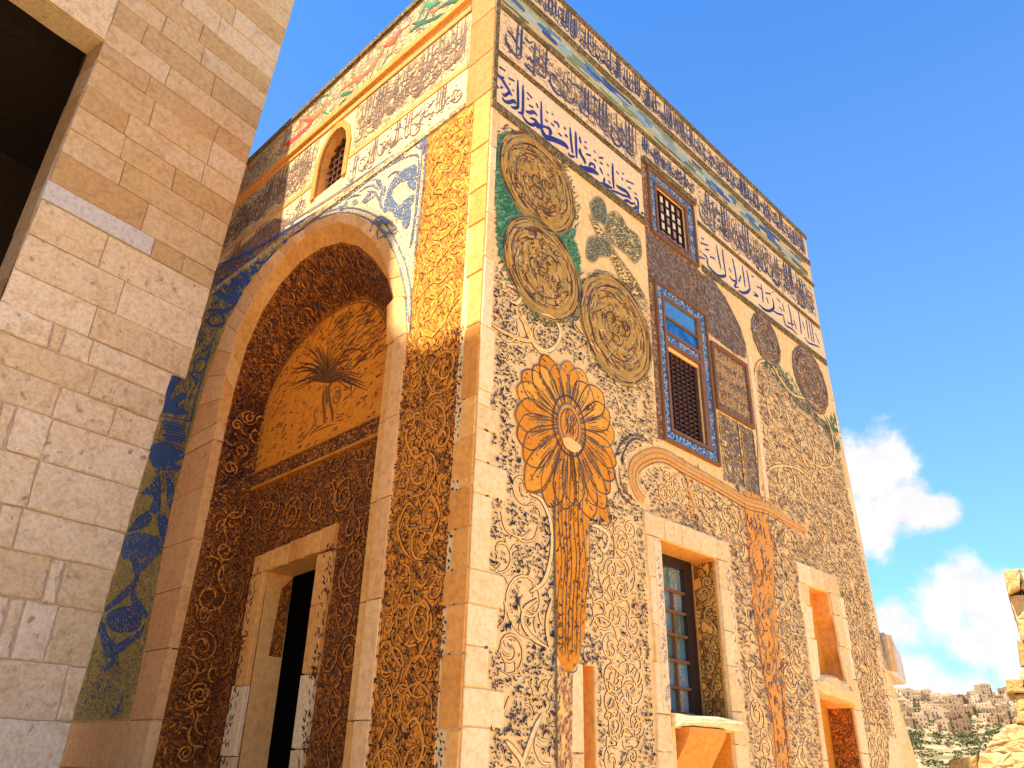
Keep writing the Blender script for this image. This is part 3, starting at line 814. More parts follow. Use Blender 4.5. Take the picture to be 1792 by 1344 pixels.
# strokes on the vault surface
class VaultFace:
    """u: 0..1 along the arch, z: 0..1 front to back"""
    def PA(s, U, Z, Wd):
        U = np.clip(np.asarray(U, float), 0, .9999) * (len(INN) - 3) + 1; Z = np.asarray(Z, float)
        i = U.astype(int); t = (U - i)[..., None]
        I_ = np.array(INN); K = np.array(BKV)
        a = I_[i] * (1 - t) + I_[i + 1] * t; b_ = K[i] * (1 - t) + K[i + 1] * t
        p = a * (1 - Z[..., None]) + b_ * Z[..., None]
        w_ = -.09 + (DN + .09) * Z
        cen = np.array([3.4, 5.2]); dv = cen - p; dv = dv / (np.linalg.norm(dv, axis=-1, keepdims=True) + 1e-6)
        p = p + dv * (np.asarray(Wd) + .004 + 0 * Z)[..., None]
        return LF.PA(p[..., 0], p[..., 1], w_)


VF = VaultFace(); rb = Rib(VF); rk = Rib(VF)
n = 2300; U = rs.uniform(.01, .985, n); Z = rs.uniform(.04, .95, n)
marks(VF, U, Z, rs.normal(1.57, .05, n), rs.uniform(.05, .12, n), rs.uniform(.0015, .0032, n), rs.uniform(-.05, .05, n), .006, 'carved_leaf_cuts', M['dark'], B)
rg = random.Random(8)
for i in range(13):
    for zc in (.3, .74):
        c = ((i + .5 + (.25 if zc > .5 else 0)) / 13, zc); Rr = .19
        sc = spiral((0, 0), 1, 1.6, 1 if i % 2 else -1, rg.uniform(0, 6), 28)
        P = np.stack([c[0] + sc[:, 0] * .038, c[1] + sc[:, 1] * Rr], 1)
        P = P[(P[:, 1] > .03) & (P[:, 1] < .97) & (P[:, 0] > .005) & (P[:, 0] < .99)]
        if len(P) > 6:
            # widths are metric in (u,z) of the face, so build by hand in small pieces
            for off, lst, ww in ((.0, rk, .012), (.003, rb, .006)):
                lst.add(P, ww, off, smooth=False, crown=.003)
rb.build('scroll_relief', M['vine'], B); rk.build('scroll_outline', M['dark'], B)

# tympanum painting: palm tree with hanging fronds and small figures of script round it
rb = Rib(LF); wT = DN + .016
T = lambda x, y: LF.uz(420 + x / 3.84, 500 + y / 3.84, DN)
def tl(pts, wd, **k): rb.add([T(*p) for p in pts], wd, wT, **k)
for p in ([(570, 700), (565, 780), (575, 860), (570, 925)], [(600, 690), (610, 780), (625, 850), (630, 915)], [(585, 680), (588, 760), (590, 800)]): tl(p, .05, taper=.6)
for k in range(62):
    a = math.pi * (.02 + .96 * k / 61) ; l = random.uniform(160, 350) if 16 < k < 46 else random.uniform(150, 290)
    cx, cy = 592, 655
    ex, ey = cx + math.cos(a) * l, cy - math.sin(a) * l * .95
    dr = 70 * abs(math.cos(a)) ** 1.2
    tl([(cx, cy), (cx + (ex - cx) * .45, cy + (ey - cy) * .62), (ex, ey + dr)], random.uniform(.010, .02), taper=.3)
for p in ([(630, 620), (700, 455), (800, 430), (850, 460)], [(640, 590), (730, 560), (755, 590)], [(560, 590), (480, 530), (400, 560), (340, 620)], [(560, 620), (500, 590), (440, 620)], [(650, 640), (720, 610), (750, 660), (760, 760)],
          [(640, 680), (680, 690), (675, 770), (640, 790), (630, 740)], [(530, 820), (505, 860), (510, 930), (450, 1010), (430, 1040)], [(540, 820), (510, 830)], [(640, 890), (670, 885)], [(560, 940), (520, 960), (470, 1010)], [(640, 930), (560, 960), (500, 990)],
          [(540, 300), (560, 330), (530, 370)], [(600, 290), (620, 240), (640, 180)], [(480, 330), (510, 300)], [(780, 220), (850, 190), (900, 170)]):
    tl(p, .018)
for (x, y, rx, ry) in ((605, 380, 22, 45), (700, 270, 35, 40), (500, 320, 25, 35), (270, 940, 20, 35), (655, 735, 20, 45)):
    for q in range(6): tl([(x - rx + q * rx / 3, y + ry * .5), (x - rx + q * rx / 3 + 15, y - ry * .6)], .014)
b_ = T(612, 668); rb.dot(b_[0], b_[1], .07, w=wT)
rg = random.Random(4)
for i in range(560):
    u_ = rg.uniform(2.3, 5.05); z_ = rg.uniform(5.12, 6.9)
    if not inpoly(np.array([u_]), np.array([z_]), TY)[0]: continue
    x = u_ - 3.85; dd = math.hypot(x, (z_ - 6.0))
    if dd < .5 and rg.random() < .7: continue
    if rg.random() < .35 and z_ < 5.7: continue
    l = rg.uniform(.03, .10); an = -.25 + rg.uniform(-.5, .5)
    rb.add([(u_, z_), (u_ + l * .5 * math.cos(an), z_ + l * math.sin(an) * .5 + .012), (u_ + l * math.cos(an), z_ + l * math.sin(an))], rg.uniform(.008, .018), wT)
for i in range(240):   # hatching towards the crown of the tympanum
    u_ = rg.uniform(2.3, 3.6); z_ = rg.uniform(5.9, 6.85)
    if not inpoly(np.array([u_]), np.array([z_]), TY)[0]: continue
    rb.add([(u_, z_), (u_ - .06, z_ + .012), (u_ - .13, z_ + .035)], .011, wT)
rb.add([(p[0] + (3.7 - p[0]) * .02, p[1] + (5.7 - p[1]) * .02) for p in TY], .02, wT, taper=None)
rb.build('palm_painting', M['palm'], B, kind=None, label='painted date palm with drooping fronds among small dark figures')

# door: stones of the surround, reveal, dark room behind
DW = DN - .34
mbd = MB()
for i in range(4):
    p, q = DOOR[i], DOOR[(i + 1) % 4]; mbd.quad(LF.P(*p, DN), LF.P(*q, DN), LF.P(*q, DW), LF.P(*p, DW))
mbd.build('door_reveal', M['shaded_reveal'], B)
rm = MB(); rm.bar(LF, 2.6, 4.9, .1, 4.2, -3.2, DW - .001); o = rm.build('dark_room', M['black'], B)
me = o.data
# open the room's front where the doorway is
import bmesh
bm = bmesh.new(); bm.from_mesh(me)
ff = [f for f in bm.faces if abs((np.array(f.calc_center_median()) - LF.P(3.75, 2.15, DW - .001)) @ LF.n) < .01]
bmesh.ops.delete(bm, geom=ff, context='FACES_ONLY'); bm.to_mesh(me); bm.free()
MB().poly(LF, rect(2.6, 4.9, .1, 4.2), DW - .001, holes=[DOOR]).build('dark_room_front', M['shade_stone'], B)
us = [2.86, 3.12, 3.44, 3.78, 4.12, 4.36, 4.58]
for a, b_ in zip(us[:-1], us[1:]):
    zb = 3.68 - (min(max((a + b_) / 2, 3.15), 4.27) - 3.15) * .05; za = 3.96 - ((a + b_) / 2 - 2.86) * .07
    stone(LF, [(a, zb), (b_ - .008, zb - .01), (b_ - .008, za - .01), (a, za)], DN, DN + .05, 'lintel_stone', M['quoinL'], B, b=.008, jit=.006)
for zs_, ua, ub in (([.2, .8, 1.62, 2.35, 2.9, 3.62], 4.275, 4.56), ([.2, .9, 1.7, 2.4, 3.1, 3.66], 2.90, 3.148)):
    for a, b_ in zip(zs_[:-1], zs_[1:]):
        q = random.uniform(-.05, .06)
        pl = [(ua, a), (ub + q, a), (ub + q, b_ - .01), (ua, b_ - .01)] if ua > 4 else [(ua - q, a), (ub, a), (ub, b_ - .01), (ua - q, b_ - .01)]
        stone(LF, pl, DN, DN + .05, 'jamb_stone', M['quoinL'] if a > 1.7 else M['quoin'], B, b=.01, jit=.01)
# relief creeping over the jambs
rb = Rib(LF); rg = random.Random(12)
for i in range(260):
    s_ = rg.random() < .5; u_ = rg.uniform(4.42, 4.62) if s_ else rg.uniform(2.82, 2.98); z_ = rg.uniform(.8, 3.7)
    rb.add([(u_, z_), (u_ + rg.uniform(-.03, .03), z_ + .02), (u_ + rg.uniform(-.05, .05), z_ + .05)], .016, DN + .052)
rb.build('carved_leaf_cuts', M['dark'], B)
DR = Face(LF.P(4.262, 0, DN), math.atan2(-LF.n[0], -LF.n[1]), 1)
if DR.n @ LF.d > 0: DR.n = -DR.n
MB().poly(DR, [(.13, .8), (.33, .8), (.33, 3.6), (.2, 3.45), (.16, 2.6), (.1, 2.0)], .006, 0).build('carved_reveal', M['orange_carved'], B)

# ---- carved pilaster panel between arch and corner
PP = [(.27, 0.3), (1.05, .3), (1.05, 7.95), (.27, 7.95)]
MB().poly(LF, [(.27, .3), (1.05, .3), (1.05, 5.2), (.27, 5.2)], .006, 0).build('carved_panel', M['pilaster'], B)
MB().poly(LF, [(.27, 5.2), (1.05, 5.2), (1.05, 7.95), (.27, 7.95)], .006, 0).build('carved_panel', M['orange_sunlit'], B)  # above the shadow edge: sunlight put into paler ground and cuts
for z0_, z1_, mv, nm in ((.5, 5.2, M['vine'], 3), (5.2, 7.9, M['vineLt'], 8)):
    rb = Rib(LF); rk = Rib(LF)
    vines(LF, [(.30, z0_), (1.02, z0_), (1.02, z1_), (.30, z1_)], .24, rb, rk, .022, wv=.012, wk=.009, seed=nm, spacing=1.9)
    zc = z0_ + .3
    while zc < z1_ - .5:   # heart-shaped leaf pairs up the middle
        for s_ in (-1, 1):
            p = [(.66, zc - .28), (.66 + s_ * .16, zc - .16), (.66 + s_ * .27, zc + .05), (.66 + s_ * .16, zc + .24), (.66 + s_ * .03, zc + .16)]
            rk.add(p, .044, .0095); rb.add(p, .028, .0135, crown=.001)
        zc += .86
    mk = Mask(0, 2, 0, 9); mk.ribs(rb, .004)
    rb.build('scroll_relief', mv if z0_ > 5 else isl('pilaster_vine', [(.80, .30, .03), (.74, .27, .03), (.68, .24, .03)]), B); rk.build('scroll_outline', M['dark'] if z0_ < 5 else M['sienna'], B)
    U, Z = jgrid(.28, 1.04, z0_, z1_, .042 if z0_ < 5 else .05); k = (~mk.hit(U, Z) | (rs.rand(len(U)) < .3)) & (rs.rand(len(U)) < (.72 if z0_ < 5 else 1)); U, Z = U[k], Z[k]; n = len(U)
    marks(LF, U, Z, rs.normal(.9, .9, n), rs.uniform(.025, .06, n), rs.uniform(.01, .022, n), rs.uniform(-.7, .7, n), .0165, 'carved_leaf_cuts', M['dark'] if z0_ < 5 else M['sienna'], B)
# marks stepping between the quoins
U, Z = jgrid(.15, .3, .8, 5.2, .045); n = len(U)
qz = np.array([(a, b_, w_) for a, b_, w_ in LQ])
k = np.array([not any(b_ <= z <= a and u < w_ + .01 for a, b_, w_ in LQ) for u, z in zip(U, Z)]); U, Z = U[k], Z[k]; n = len(U)
marks(LF, U, Z, rs.normal(.9, .9, n), rs.uniform(.02, .05, n), rs.uniform(.01, .02, n), rs.uniform(-.7, .7, n), .009, 'carved_leaf_cuts', M['dark'], B)

# ---- left face frieze and inscriptions
def zl(u): return .045 * max(u - .4, 0)      # the courses drift up a little to the far end
def band(F, u0, u1, z0, z1, w1, name, mat, tilt=True, w0=0.):
    t0, t1 = (zl(u0), zl(u1)) if tilt else (0, 0)
    return MB().poly(F, [(u0, z0 + t0), (u1, z0 + t1), (u1, z1 + t1), (u0, z1 + t0)], w1, w0).build(name, mat, B)


ULb = 7.6
MB().poly(LF, [(0.41, 9.80), (UL - .01, 9.98), (UL - .01, ZL - .012), (.41, ZL - .012)], .035, 0).build('frieze_panel', M['cream_carved'], B)
MB().poly(LF, [(0.41, ZL - .07), (UL - .01, ZL - .07), (UL - .01, ZL + .01), (.41, ZL + .01)], .07, -.02).build('cornice', M['border'], B)
MB().poly(LF, [(0.41, 9.70), (UL - .01, 9.88), (UL - .01, 9.975), (.41, 9.795)], .055, 0).build('moulding', M['quoinL'], B)
band(LF, .41, UL - .01, 9.50, 9.58, .02, 'moulding', M['quoinL']); band(LF, .42, 2.70, 8.66, 9.495, .006, 'inscription_panel', M['cream_carved']); band(LF, 3.62, UL - .01, 8.66, 9.495, .006, 'inscription_panel', M['cream_carved'])
band(LF, .41, 2.72, 8.58, 8.65, .014, 'moulding', M['quoinL']); band(LF, 3.6, UL - .01, 8.58, 8.65, .014, 'moulding', M['quoinL'])
band(LF, .42, 2.74, 8.06, 8.575, .006, 'inscription_panel', M['cream']); band(LF, 3.58, 7.2, 8.06, 8.575, .006, 'inscription_panel', M['cream'])
MB().poly(LF, [(.41, 7.985), (1.08, 7.985), (4.2, 8.075), (UL - .01, 8.22), (UL - .01, 8.30), (4.2, 8.17), (.41, 8.04)], .022, 0).build('moulding', M['cream_carved'], B)


class Tilt:
    def __init__(s, F): s.F = F

    def PA(s, U, Z, Wd): return s.F.PA(U, np.asarray(Z) + .045 * np.maximum(np.asarray(U) - .4, 0), Wd)


TLF = Tilt(LF)
for u0, u1, sd_ in ((.44, 2.68, 21), (3.66, ULb, 22)):
    rb = Rib(TLF); script(TLF, u0, u1, 8.70, 9.46, rb, sd_, dens=1.5, pen=.030, w=.010, flip=True, tiers=3); script(TLF, u0, u1, 8.68, 9.44, rb, sd_ + 50, dens=1.6, pen=.024, w=.010, flip=True, tiers=2)
    rb.build('inscription', M['grey_brown'], B, label='raised umber inscription on the cream upper band')
for u0, u1, sd_ in ((.44, 2.7, 23), (3.62, 7.0, 24)):
    rb = Rib(TLF); script(TLF, u0, u1, 8.08, 8.56, rb, sd_, dens=1.25, pen=.045, w=.010, flip=True, tiers=2)
    rb.build('inscription', M['grey_brown'], B, label='grey inscription on the narrower band above the arch')
# brown carved panel left of the arched window: a cast shadow put into colour
MB().poly(LF, [(4.2, 8.10), (4.2, 8.45), (4.6, 8.72), (5.4, 8.70), (6.3, 8.6), (6.6, 8.3), (6.6, 8.2)], .009, .006).build('shadow_patch', M['brown_carved'], B)
# frieze: red ribbons, leaves, coloured curls
rb = Rib(LF); Q = lambda x, y: LF.uz(400 + x / 3.36, y / 3.36)
def ql(pts, wd, mi, w=.040): rb.add([Q(*p) for p in pts], wd, w, mi=mi, crown=.004)
for p, wd in (([(330, 860), (380, 840), (470, 760), (500, 720), (450, 712)], .10), ([(440, 715), (530, 690), (570, 640), (590, 600)], .09), ([(400, 780), (440, 740), (430, 700)], .05), ([(670, 545), (720, 505), (770, 475), (830, 430), (880, 370), (930, 295)], .08), ([(735, 455), (780, 480), (810, 440)], .07),
              ([(925, 280), (980, 255), (1010, 210), (1030, 180)], .10), ([(1190, 80), (1225, 75), (1250, 62)], .05), ([(70, 1110), (110, 1090), (150, 1060)], .06), ([(120, 1000), (160, 985), (200, 960)], .04), ([(930, 290), (1010, 210), (1080, 150)], .035)): ql(p, wd, 0)
for p, wd in (([(670, 570), (700, 560), (740, 548)], .07), ([(655, 640), (690, 600), (730, 590), (760, 560)], .04), ([(1090, 150), (1160, 130), (1200, 60), (1260, 20)], .07), ([(1080, 200), (1130, 160), (1220, 120), (1300, 80)], .06), ([(1130, 120), (1160, 60), (1190, 0)], .06), ([(1250, 60), (1300, 30), (1380, 10)], .06), ([(590, 600), (560, 650), (600, 680)], .04),
              ([(520, 630), (550, 590), (600, 560)], .03), ([(840, 480), (870, 400), (890, 350)], .03), ([(900, 440), (930, 370), (960, 330), (1000, 300)], .03), ([(1160, 20), (1210, 40), (1260, -10)], .08)): ql(p, wd, 1)
rg = random.Random(31)
for i in range(620):
    u_ = rg.uniform(.45, 7.6); z_ = rg.uniform(9.86 + zl(u_) * .45, 10.5); a = rg.uniform(0, 3.14); l = rg.uniform(.05, .16)
    q = [(u_, z_), (u_ + l * .5 * math.cos(a) + rg.uniform(-.02, .02), z_ + l * .5 * math.sin(a)), (u_ + l * math.cos(a + .5), z_ + l * math.sin(a + .5))]
    if max(p[1] for p in q) < 10.52 and min(p[1] for p in q) > 9.82: rb.add(q, rg.uniform(.012, .034), .037, mi=2)
rb.build('arabesque', [M['red'], M['green'], M['multi']], B, label='painted frieze of red ribbons and green leaves')
# fine vertical panel right of the upper band in relief ochre
# arched window
reveal(LF, AW, -.021, -.17, 'window_reveal', M['shaded_reveal'])
fr = MB(); out_ = [(3.15 + (u - 3.15) * 1.28, 9.0 + (z - 9.0) * 1.24 if z > 8.5 else z) for u, z in AW]
fr.poly(LF, out_ + AW[::-1], .02, 0)
AWN = MB()
for i in range(len(AW) - 1):
    AWN.poly(LF, [out_[i], out_[i + 1], AW[i + 1], AW[i]], .025, -.02)
win = AWN.build('arched_window', M['quoinL'], B)
MB().poly(LF, AW, -.22).build('backing', M['black'], win)
for i in range(6):
    u_ = 2.87 + i * .112; zt = float(np.interp(u_, [2.82, 2.88, 3.0, 3.14, 3.3, 3.42, 3.48], [9.0, 9.25, 9.4, 9.46, 9.4, 9.25, 9.0]))
    MB().bar(LF, u_ - .012, u_ + .012, 8.46, zt, -.15, -.125).build('bar', M['wood'], win)
for j in range(8):
    z_ = 8.5 + j * .118; hw = .33 if z_ < 9.05 else max(.08, .33 * math.sqrt(max(0, 1 - ((z_ - 9.05) / .43) ** 2)))
    MB().bar(LF, 3.15 - hw, 3.15 + hw, z_ - .011, z_ + .011, -.148, -.12).build('bar', M['wood'], win)
    for i in range(5):
        if 8.5 + (j + 1) * .118 > 9.36: continue
        if abs(2.926 + i * .112 - 3.15) > hw: continue
        MB().bar(LF, 2.885 + i * .112, 2.967 + i * .112, z_ + .018, z_ + .10, -.165, -.16).build('pane', M['redglass'], win)

# ---- spandrels
def clip_ring(pts): return pts
SPR = [(1.12, 7.94), (1.12, 5.3)] + [(u + .0, z) for u, z in OUT[14:8:-1]] + [(3.9, 8.02)]
SPR = [(1.08, 7.97), (1.08, 5.3), (1.14, 5.87), (1.38, 6.47), (1.80, 7.08), (2.3, 7.53), (2.75, 7.80), (3.25, 7.97), (3.25, 8.03), (2.0, 8.0)]
MB().poly(LF, SPR, .008, 0).build('spandrel', M['cream'], B)
U, Z = jgrid(1.1, 3.3, 5.6, 8.0, .042); k = inpoly(U, Z, SPR); U, Z = U[k], Z[k]; n = len(U)
marks(LF, U, Z, rs.uniform(0, 3.14, n), rs.uniform(.015, .035, n), rs.uniform(.01, .018, n), rs.uniform(-.4, .4, n), .0165, 'mosaic_chips', isl('spandrel_chips', [(.80, .62, .34), (.72, .54, .26), (.13, .17, .26), (.82, .68, .42), (.20, .22, .26), (.30, .30, .26)]), B)
rb = Rib(LF); rbl = Rib(LF)
Q6 = lambda x, y: LF.uz(500 + x / 4.8, 200 + y / 4.8)
BLOBM = M['bluesoft']; BLOBP = B
def blob(F, pts, w, jag=.012):
    P = cr(np.array(pts + [pts[0]]), 4)[:-1]; P = [(p[0] + random.uniform(-jag, jag), p[1] + random.uniform(-jag, jag)) for p in P]
    MB().poly(F, P, w, w - .003).build('painted_leaf', BLOBM, BLOBP)
def q6(pts): return [Q6(*p) for p in pts]
blob(LF, q6([(945, 500), (1000, 470), (1060, 430), (1105, 440), (1108, 540), (1090, 640), (1040, 600), (1010, 560), (950, 590), (905, 640), (900, 700), (960, 760), (1040, 700), (1085, 680), (1050, 760), (1062, 850), (1040, 940), (995, 960), (985, 900), (930, 860), (880, 800), (830, 825), (845, 700), (880, 600)]), .014)
blob(LF, q6([(445, 780), (490, 760), (520, 720), (520, 780), (470, 815)]), .0142); blob(LF, q6([(560, 740), (600, 715), (610, 745), (580, 760)]), .0142)
blob(LF, q6([(640, 740), (680, 690), (720, 660), (715, 700), (680, 750)]), .0142)
blob(LF, q6([(1130, 240), (1180, 190), (1165, 330), (1140, 320)]), .0142)
blob(LF, q6([(760, 540), (800, 560), (805, 620), (775, 600)]), .0142)
for p, wd in (([(800, 550), (815, 640), (800, 720), (825, 810)], .05), ([(830, 600), (840, 640), (822, 700)], .04), ([(620, 660), (690, 610), (740, 600), (790, 640)], .035), ([(690, 650), (750, 660), (790, 720), (800, 780)], .035), ([(520, 720), (570, 690), (640, 680)], .03), ([(720, 560), (760, 550)], .04), ([(680, 740), (740, 700), (760, 660)], .025), ([(930, 900), (980, 830), (1060, 760), (1090, 690)], .03),
              ([(860, 540), (900, 500), (960, 480)], .03), ([(1000, 880), (1040, 860)], .05), ([(900, 760), (960, 800)], .05), ([(1080, 250), (1130, 290), (1150, 250)], .02), ([(440, 810), (450, 770)], .03)): rb.add(q6(p), wd, .013)
for p, wd in (([(0, 985), (250, 830), (500, 675), (800, 480), (1000, 370), (1100, 345), (1125, 400), (1115, 600), (1085, 900), (1050, 1120)], .028), ([(0, 1040), (300, 850), (560, 670), (820, 470), (1000, 350)], .022), ([(1190, 190), (1170, 500), (1140, 800), (1090, 1180)], .03), ([(1180, 190), (900, 350), (500, 620), (0, 940)], .03),
              ([(1155, 240), (1145, 420), (1105, 820), (1065, 1100)], .02)): rb.add(q6(p), wd, .013, taper=None)
for off_ in (.012, .075):
    P = [(u + (u - 3.4) * off_ / 2, z + off_) if z > 5.8 else (u - off_, z) for u, z in [(3.9, 8.0), (3.25, 7.97), (2.75, 7.80), (2.3, 7.53), (1.80, 7.08), (1.40, 6.47), (1.16, 5.87), (1.10, 5.4)]]
    rb.add(P, .022, .0135, taper=None)
rb.build('spandrel_lines', [M['bluesoft']], B)
# painted panel on the ring itself (right haunch)
blobp = q6([(770, 900), (830, 870), (900, 920), (950, 960), (870, 1010), (790, 1060), (740, 980)])
rb = Rib(LF)
for i in range(9):
    a = blobp[i % 7]; b_ = blobp[(i * 3 + 2) % 7]; rb.add([a, ((a[0] + b_[0]) / 2 + .04, (a[1] + b_[1]) / 2), b_], .03, .033)
for p, wd in (([(730, 980), (760, 910), (820, 870), (900, 920), (960, 970)], .03), ([(790, 1060), (870, 1010), (950, 975)], .03)): rb.add(q6(p), wd, .033)
rb.build('haunch_ornament', M['bluesoft'], B)

# left spandrel and the long strip: cobalt on olive yellow mosaic
SPL = [(3.9, 8.02), (4.5, 7.94), (5.05, 7.72), (5.46, 7.28), (5.74, 6.52), (5.86, 5.62), (5.98, 4.58), (5.82, 3.2), (5.80, 2.0), (7.95, 2.0), (7.95, 8.2), (4.2, 8.06)]
MB().poly(LF, SPL, .012, 0).build('mosaic_strip', M['yellow'], B)
U, Z = jgrid(3.9, 7.9, 2.0, 8.1, .05); k = inpoly(U, Z, SPL); U, Z = U[k], Z[k]; n = len(U)
marks(LF, U, Z, rs.uniform(0, 3.14, n), rs.uniform(.02, .045, n), rs.uniform(.015, .03, n), rs.uniform(-.4, .4, n), .014, 'mosaic_chips', M['yellowmk'], B)
BLOBM = M['bluepaint']
S3 = lambda pts: [LF.uz(x / 3, 896 + y / 3) for x, y in pts]
S2 = lambda pts: [LF.uz(x / 3, 448 + y / 3) for x, y in pts]
blob(LF, S3([(640, 170), (665, 135), (705, 110), (760, 112), (820, 130), (862, 160), (845, 195), (790, 225), (740, 245), (700, 235), (665, 250), (640, 215)]), .019)
blob(LF, S3([(560, 565), (580, 530), (620, 505), (690, 498), (735, 530), (748, 570), (735, 610), (690, 632), (620, 632), (575, 605)]), .019)
blob(LF, S3([(735, 20), (770, 0), (800, 20), (790, 60), (740, 90), (680, 108), (700, 70)]), .0192)
blob(LF, S3([(835, 10), (880, 30), (885, 110), (870, 165), (850, 130), (835, 70)]), .0194)
blob(LF, S3([(525, 560), (545, 580), (580, 660), (620, 700), (615, 760), (560, 760), (545, 700), (525, 620)]), .0194)
blob(LF, S3([(765, 585), (750, 640), (680, 700), (640, 740), (620, 700), (680, 660), (740, 620)]), .0196)
blob(LF, S2([(905, 625), (950, 640), (900, 740), (870, 830), (860, 790), (880, 700)]), .019)
blob(LF, S2([(860, 800), (900, 760), (960, 720), (985, 740), (930, 790), (1000, 830), (880, 830)]), .0192)
blob(LF, S2([(800, 1000), (860, 980), (965, 1030), (970, 1060), (920, 1090), (970, 1110), (900, 1130), (820, 1110), (790, 1060)]), .0194)
blob(LF, S2([(840, 1120), (850, 1240), (840, 1344), (790, 1344), (810, 1260), (740, 1250), (815, 1190)]), .0196)
blob(LF, S2([(870, 1130), (915, 1200), (920, 1280), (900, 1330), (880, 1260), (885, 1190)]), .0198)
rb = Rib(LF)
for p, wd in (([(695, 235), (725, 300), (715, 370), (650, 440), (560, 512)], .16), ([(860, 190), (790, 250), (735, 310), (718, 370)], .14), ([(700, 390), (705, 450), (735, 500), (780, 550)], .12), ([(600, 740), (600, 790), (540, 830)], .1), ([(620, 760), (625, 810)], .08), ([(655, 960), (620, 1040), (590, 1075)], .06)): rb.add(S3(p), wd, .0195, taper=.5)
for y in range(6): rb.add(S2([(855 + (y % 2) * 20, 872 + y * 17), (900, 880 + y * 17), (985, 905 + y * 14)]), .05 if y in (0, 5) else .035, .0195)
for p, wd in (([(860, 865), (835, 965)], .05), ([(1000, 885), (975, 1000)], .05), ([(850, 840), (1005, 870)], .06), ([(820, 965), (975, 1015)], .06), ([(905, 880), (890, 970)], .04), ([(950, 890), (935, 985)], .05)): rb.add(S2(p), wd, .0197)
# scrolls of the spandrel itself
for p, wd in (([(1290, 20), (1330, 80), (1270, 150), (1180, 160), (1120, 120), (1160, 60), (1240, 60)], .05), ([(1085, 290), (1200, 290), (1290, 200), (1340, 120)], .05), ([(1085, 310), (1230, 300)], .025), ([(1100, 330), (1160, 300), (1180, 350), (1120, 370), (1085, 330)], .04), ([(1170, 330), (1110, 480), (1070, 640), (1030, 760), (990, 960)], .045), ([(1080, 400), (1060, 470)], .05),
              ([(1020, 570), (1060, 540), (1090, 560), (1060, 610), (1010, 610)], .035), ([(1000, 620), (1040, 660), (1020, 700)], .04), ([(1050, 520), (1110, 470)], .03), ([(1150, 50), (1250, 10), (1340, -20)], .05), ([(1140, 200), (1200, 230), (1270, 190)], .05), ([(1190, 100), (1230, 130), (1210, 160)], .07), ([(1260, 80), (1300, 60)], .06)): rb.add(S2(p), wd, .0195)
P5 = lambda pts: [LF.uz(340 + x / 2.689, 360 + y / 2.689) for x, y in pts]
for p, wd in (([(120, 280), (260, 220), (400, 140), (520, 70), (600, 30)], .045), ([(110, 300), (300, 240), (440, 150), (560, 90)], .03), ([(70, 490), (160, 490), (230, 430), (300, 340), (420, 230), (540, 120)], .04), ([(440, 200), (425, 150), (460, 130)], .05), ([(150, 310), (220, 310), (260, 380), (210, 430), (140, 420), (110, 370), (160, 340), (200, 370)], .045), ([(100, 420), (170, 450), (240, 420)], .04), ([(280, 260), (330, 270), (390, 210)], .04), ([(260, 320), (330, 300)], .05)): rb.add(P5(p), wd, .0195)
rg = random.Random(40)
for i in range(90):
    x, y = rg.uniform(90, 300), rg.uniform(290, 480); a = P5([(x, y), (x + rg.uniform(-14, 14), y + rg.uniform(-12, 12)), (x + rg.uniform(-20, 20), y + rg.uniform(-18, 18))])
    if inpoly(np.array([a[0][0]]), np.array([a[0][1]]), SPL)[0]: rb.add(a, .035, .0195)
for i in range(120):
    x, y = rg.uniform(395, 630), rg.uniform(700, 1060); a = S3([(x, y), (x + rg.uniform(-20, 20), y + rg.uniform(-20, 20))])
    rb.add(a, .05, .0195, smooth=False)
for sd_, rr_ in ((43, .16),): vines(LF, [(5.3, 7.65), (5.85, 6.6), (5.98, 5.5), (6.05, 4.9), (7.0, 4.9), (7.2, 7.9), (5.2, 8.0)], rr_, rb, None, .016, wv=.0195, seed=sd_)
for sd_ in (44,): vines(LF, [(3.9, 8.03), (4.6, 7.94), (5.3, 7.6), (5.9, 7.9), (5.6, 8.1), (4.2, 8.06)], .09, rb, None, .016, wv=.0195, seed=sd_)
rb.build('cobalt_scrolls', M['bluepaint'], B)
U, Z = jgrid(5.8, 7.9, 2.0, 5.4, .055); k = inpoly(U, Z, SPL); U, Z = U[k], Z[k]; n = len(U)
marks(LF, U, Z, rs.uniform(0, 3.14, n), rs.uniform(.02, .05, n), rs.uniform(.012, .024, n), rs.uniform(-.4, .4, n), .0235, 'mosaic_chips', isl('chips_over', [(.62, .50, .10), (.48, .40, .08), (.03, .08, .26), (.03, .06, .20), (.66, .54, .20), (.05, .12, .32), (.04, .09, .24)]), B)

# =================================================================== RIGHT FACE
def P_(pts, ox, oy, sc): return [RF.uz(ox + x / sc, oy + y / sc) for x, y in pts]
# bands
def rpoly(name, mat, pts, w1, w0=0.): return MB().poly(RF, pts, w1, w0).build(name, mat, B)
UE = 7.76
rpoly('inscription_panel', M['cream'], rect(.06, UE, 9.80, 10.28), .006)
rpoly('border', M['border'], rect(.0, UE + .05, 10.28, ZR - .002), .03, -.02)
rpoly('border', M['border'], rect(.0, .055, 7.82, 10.275), .018)
rpoly('border', M['border'], [(.0, 7.70), (.0, 7.815), (2.66, 7.815), (2.66, 7.70)], .02)
rpoly('border', M['border'], [(3.98, 7.68), (3.98, 7.78), (7.78, 7.80), (7.78, 7.70)], .02)
rpoly('inscription_panel', M['cream'], rect(.06, 2.66, 7.82, 8.50), .006)
rpoly('inscription_panel', M['cream'], [(3.98, 7.79), (7.76, 7.81), (7.76, 8.36), (3.98, 8.44)], .006)
rpoly('inscription_panel', M['cream'], rect(.06, 2.66, 8.58, 9.24), .006)
rpoly('inscription_panel', M['cream'], [(2.66, 8.86), (3.98, 8.86), (3.98, 8.52), (7.76, 8.44), (7.76, 9.24), (2.66, 9.24)], .006)
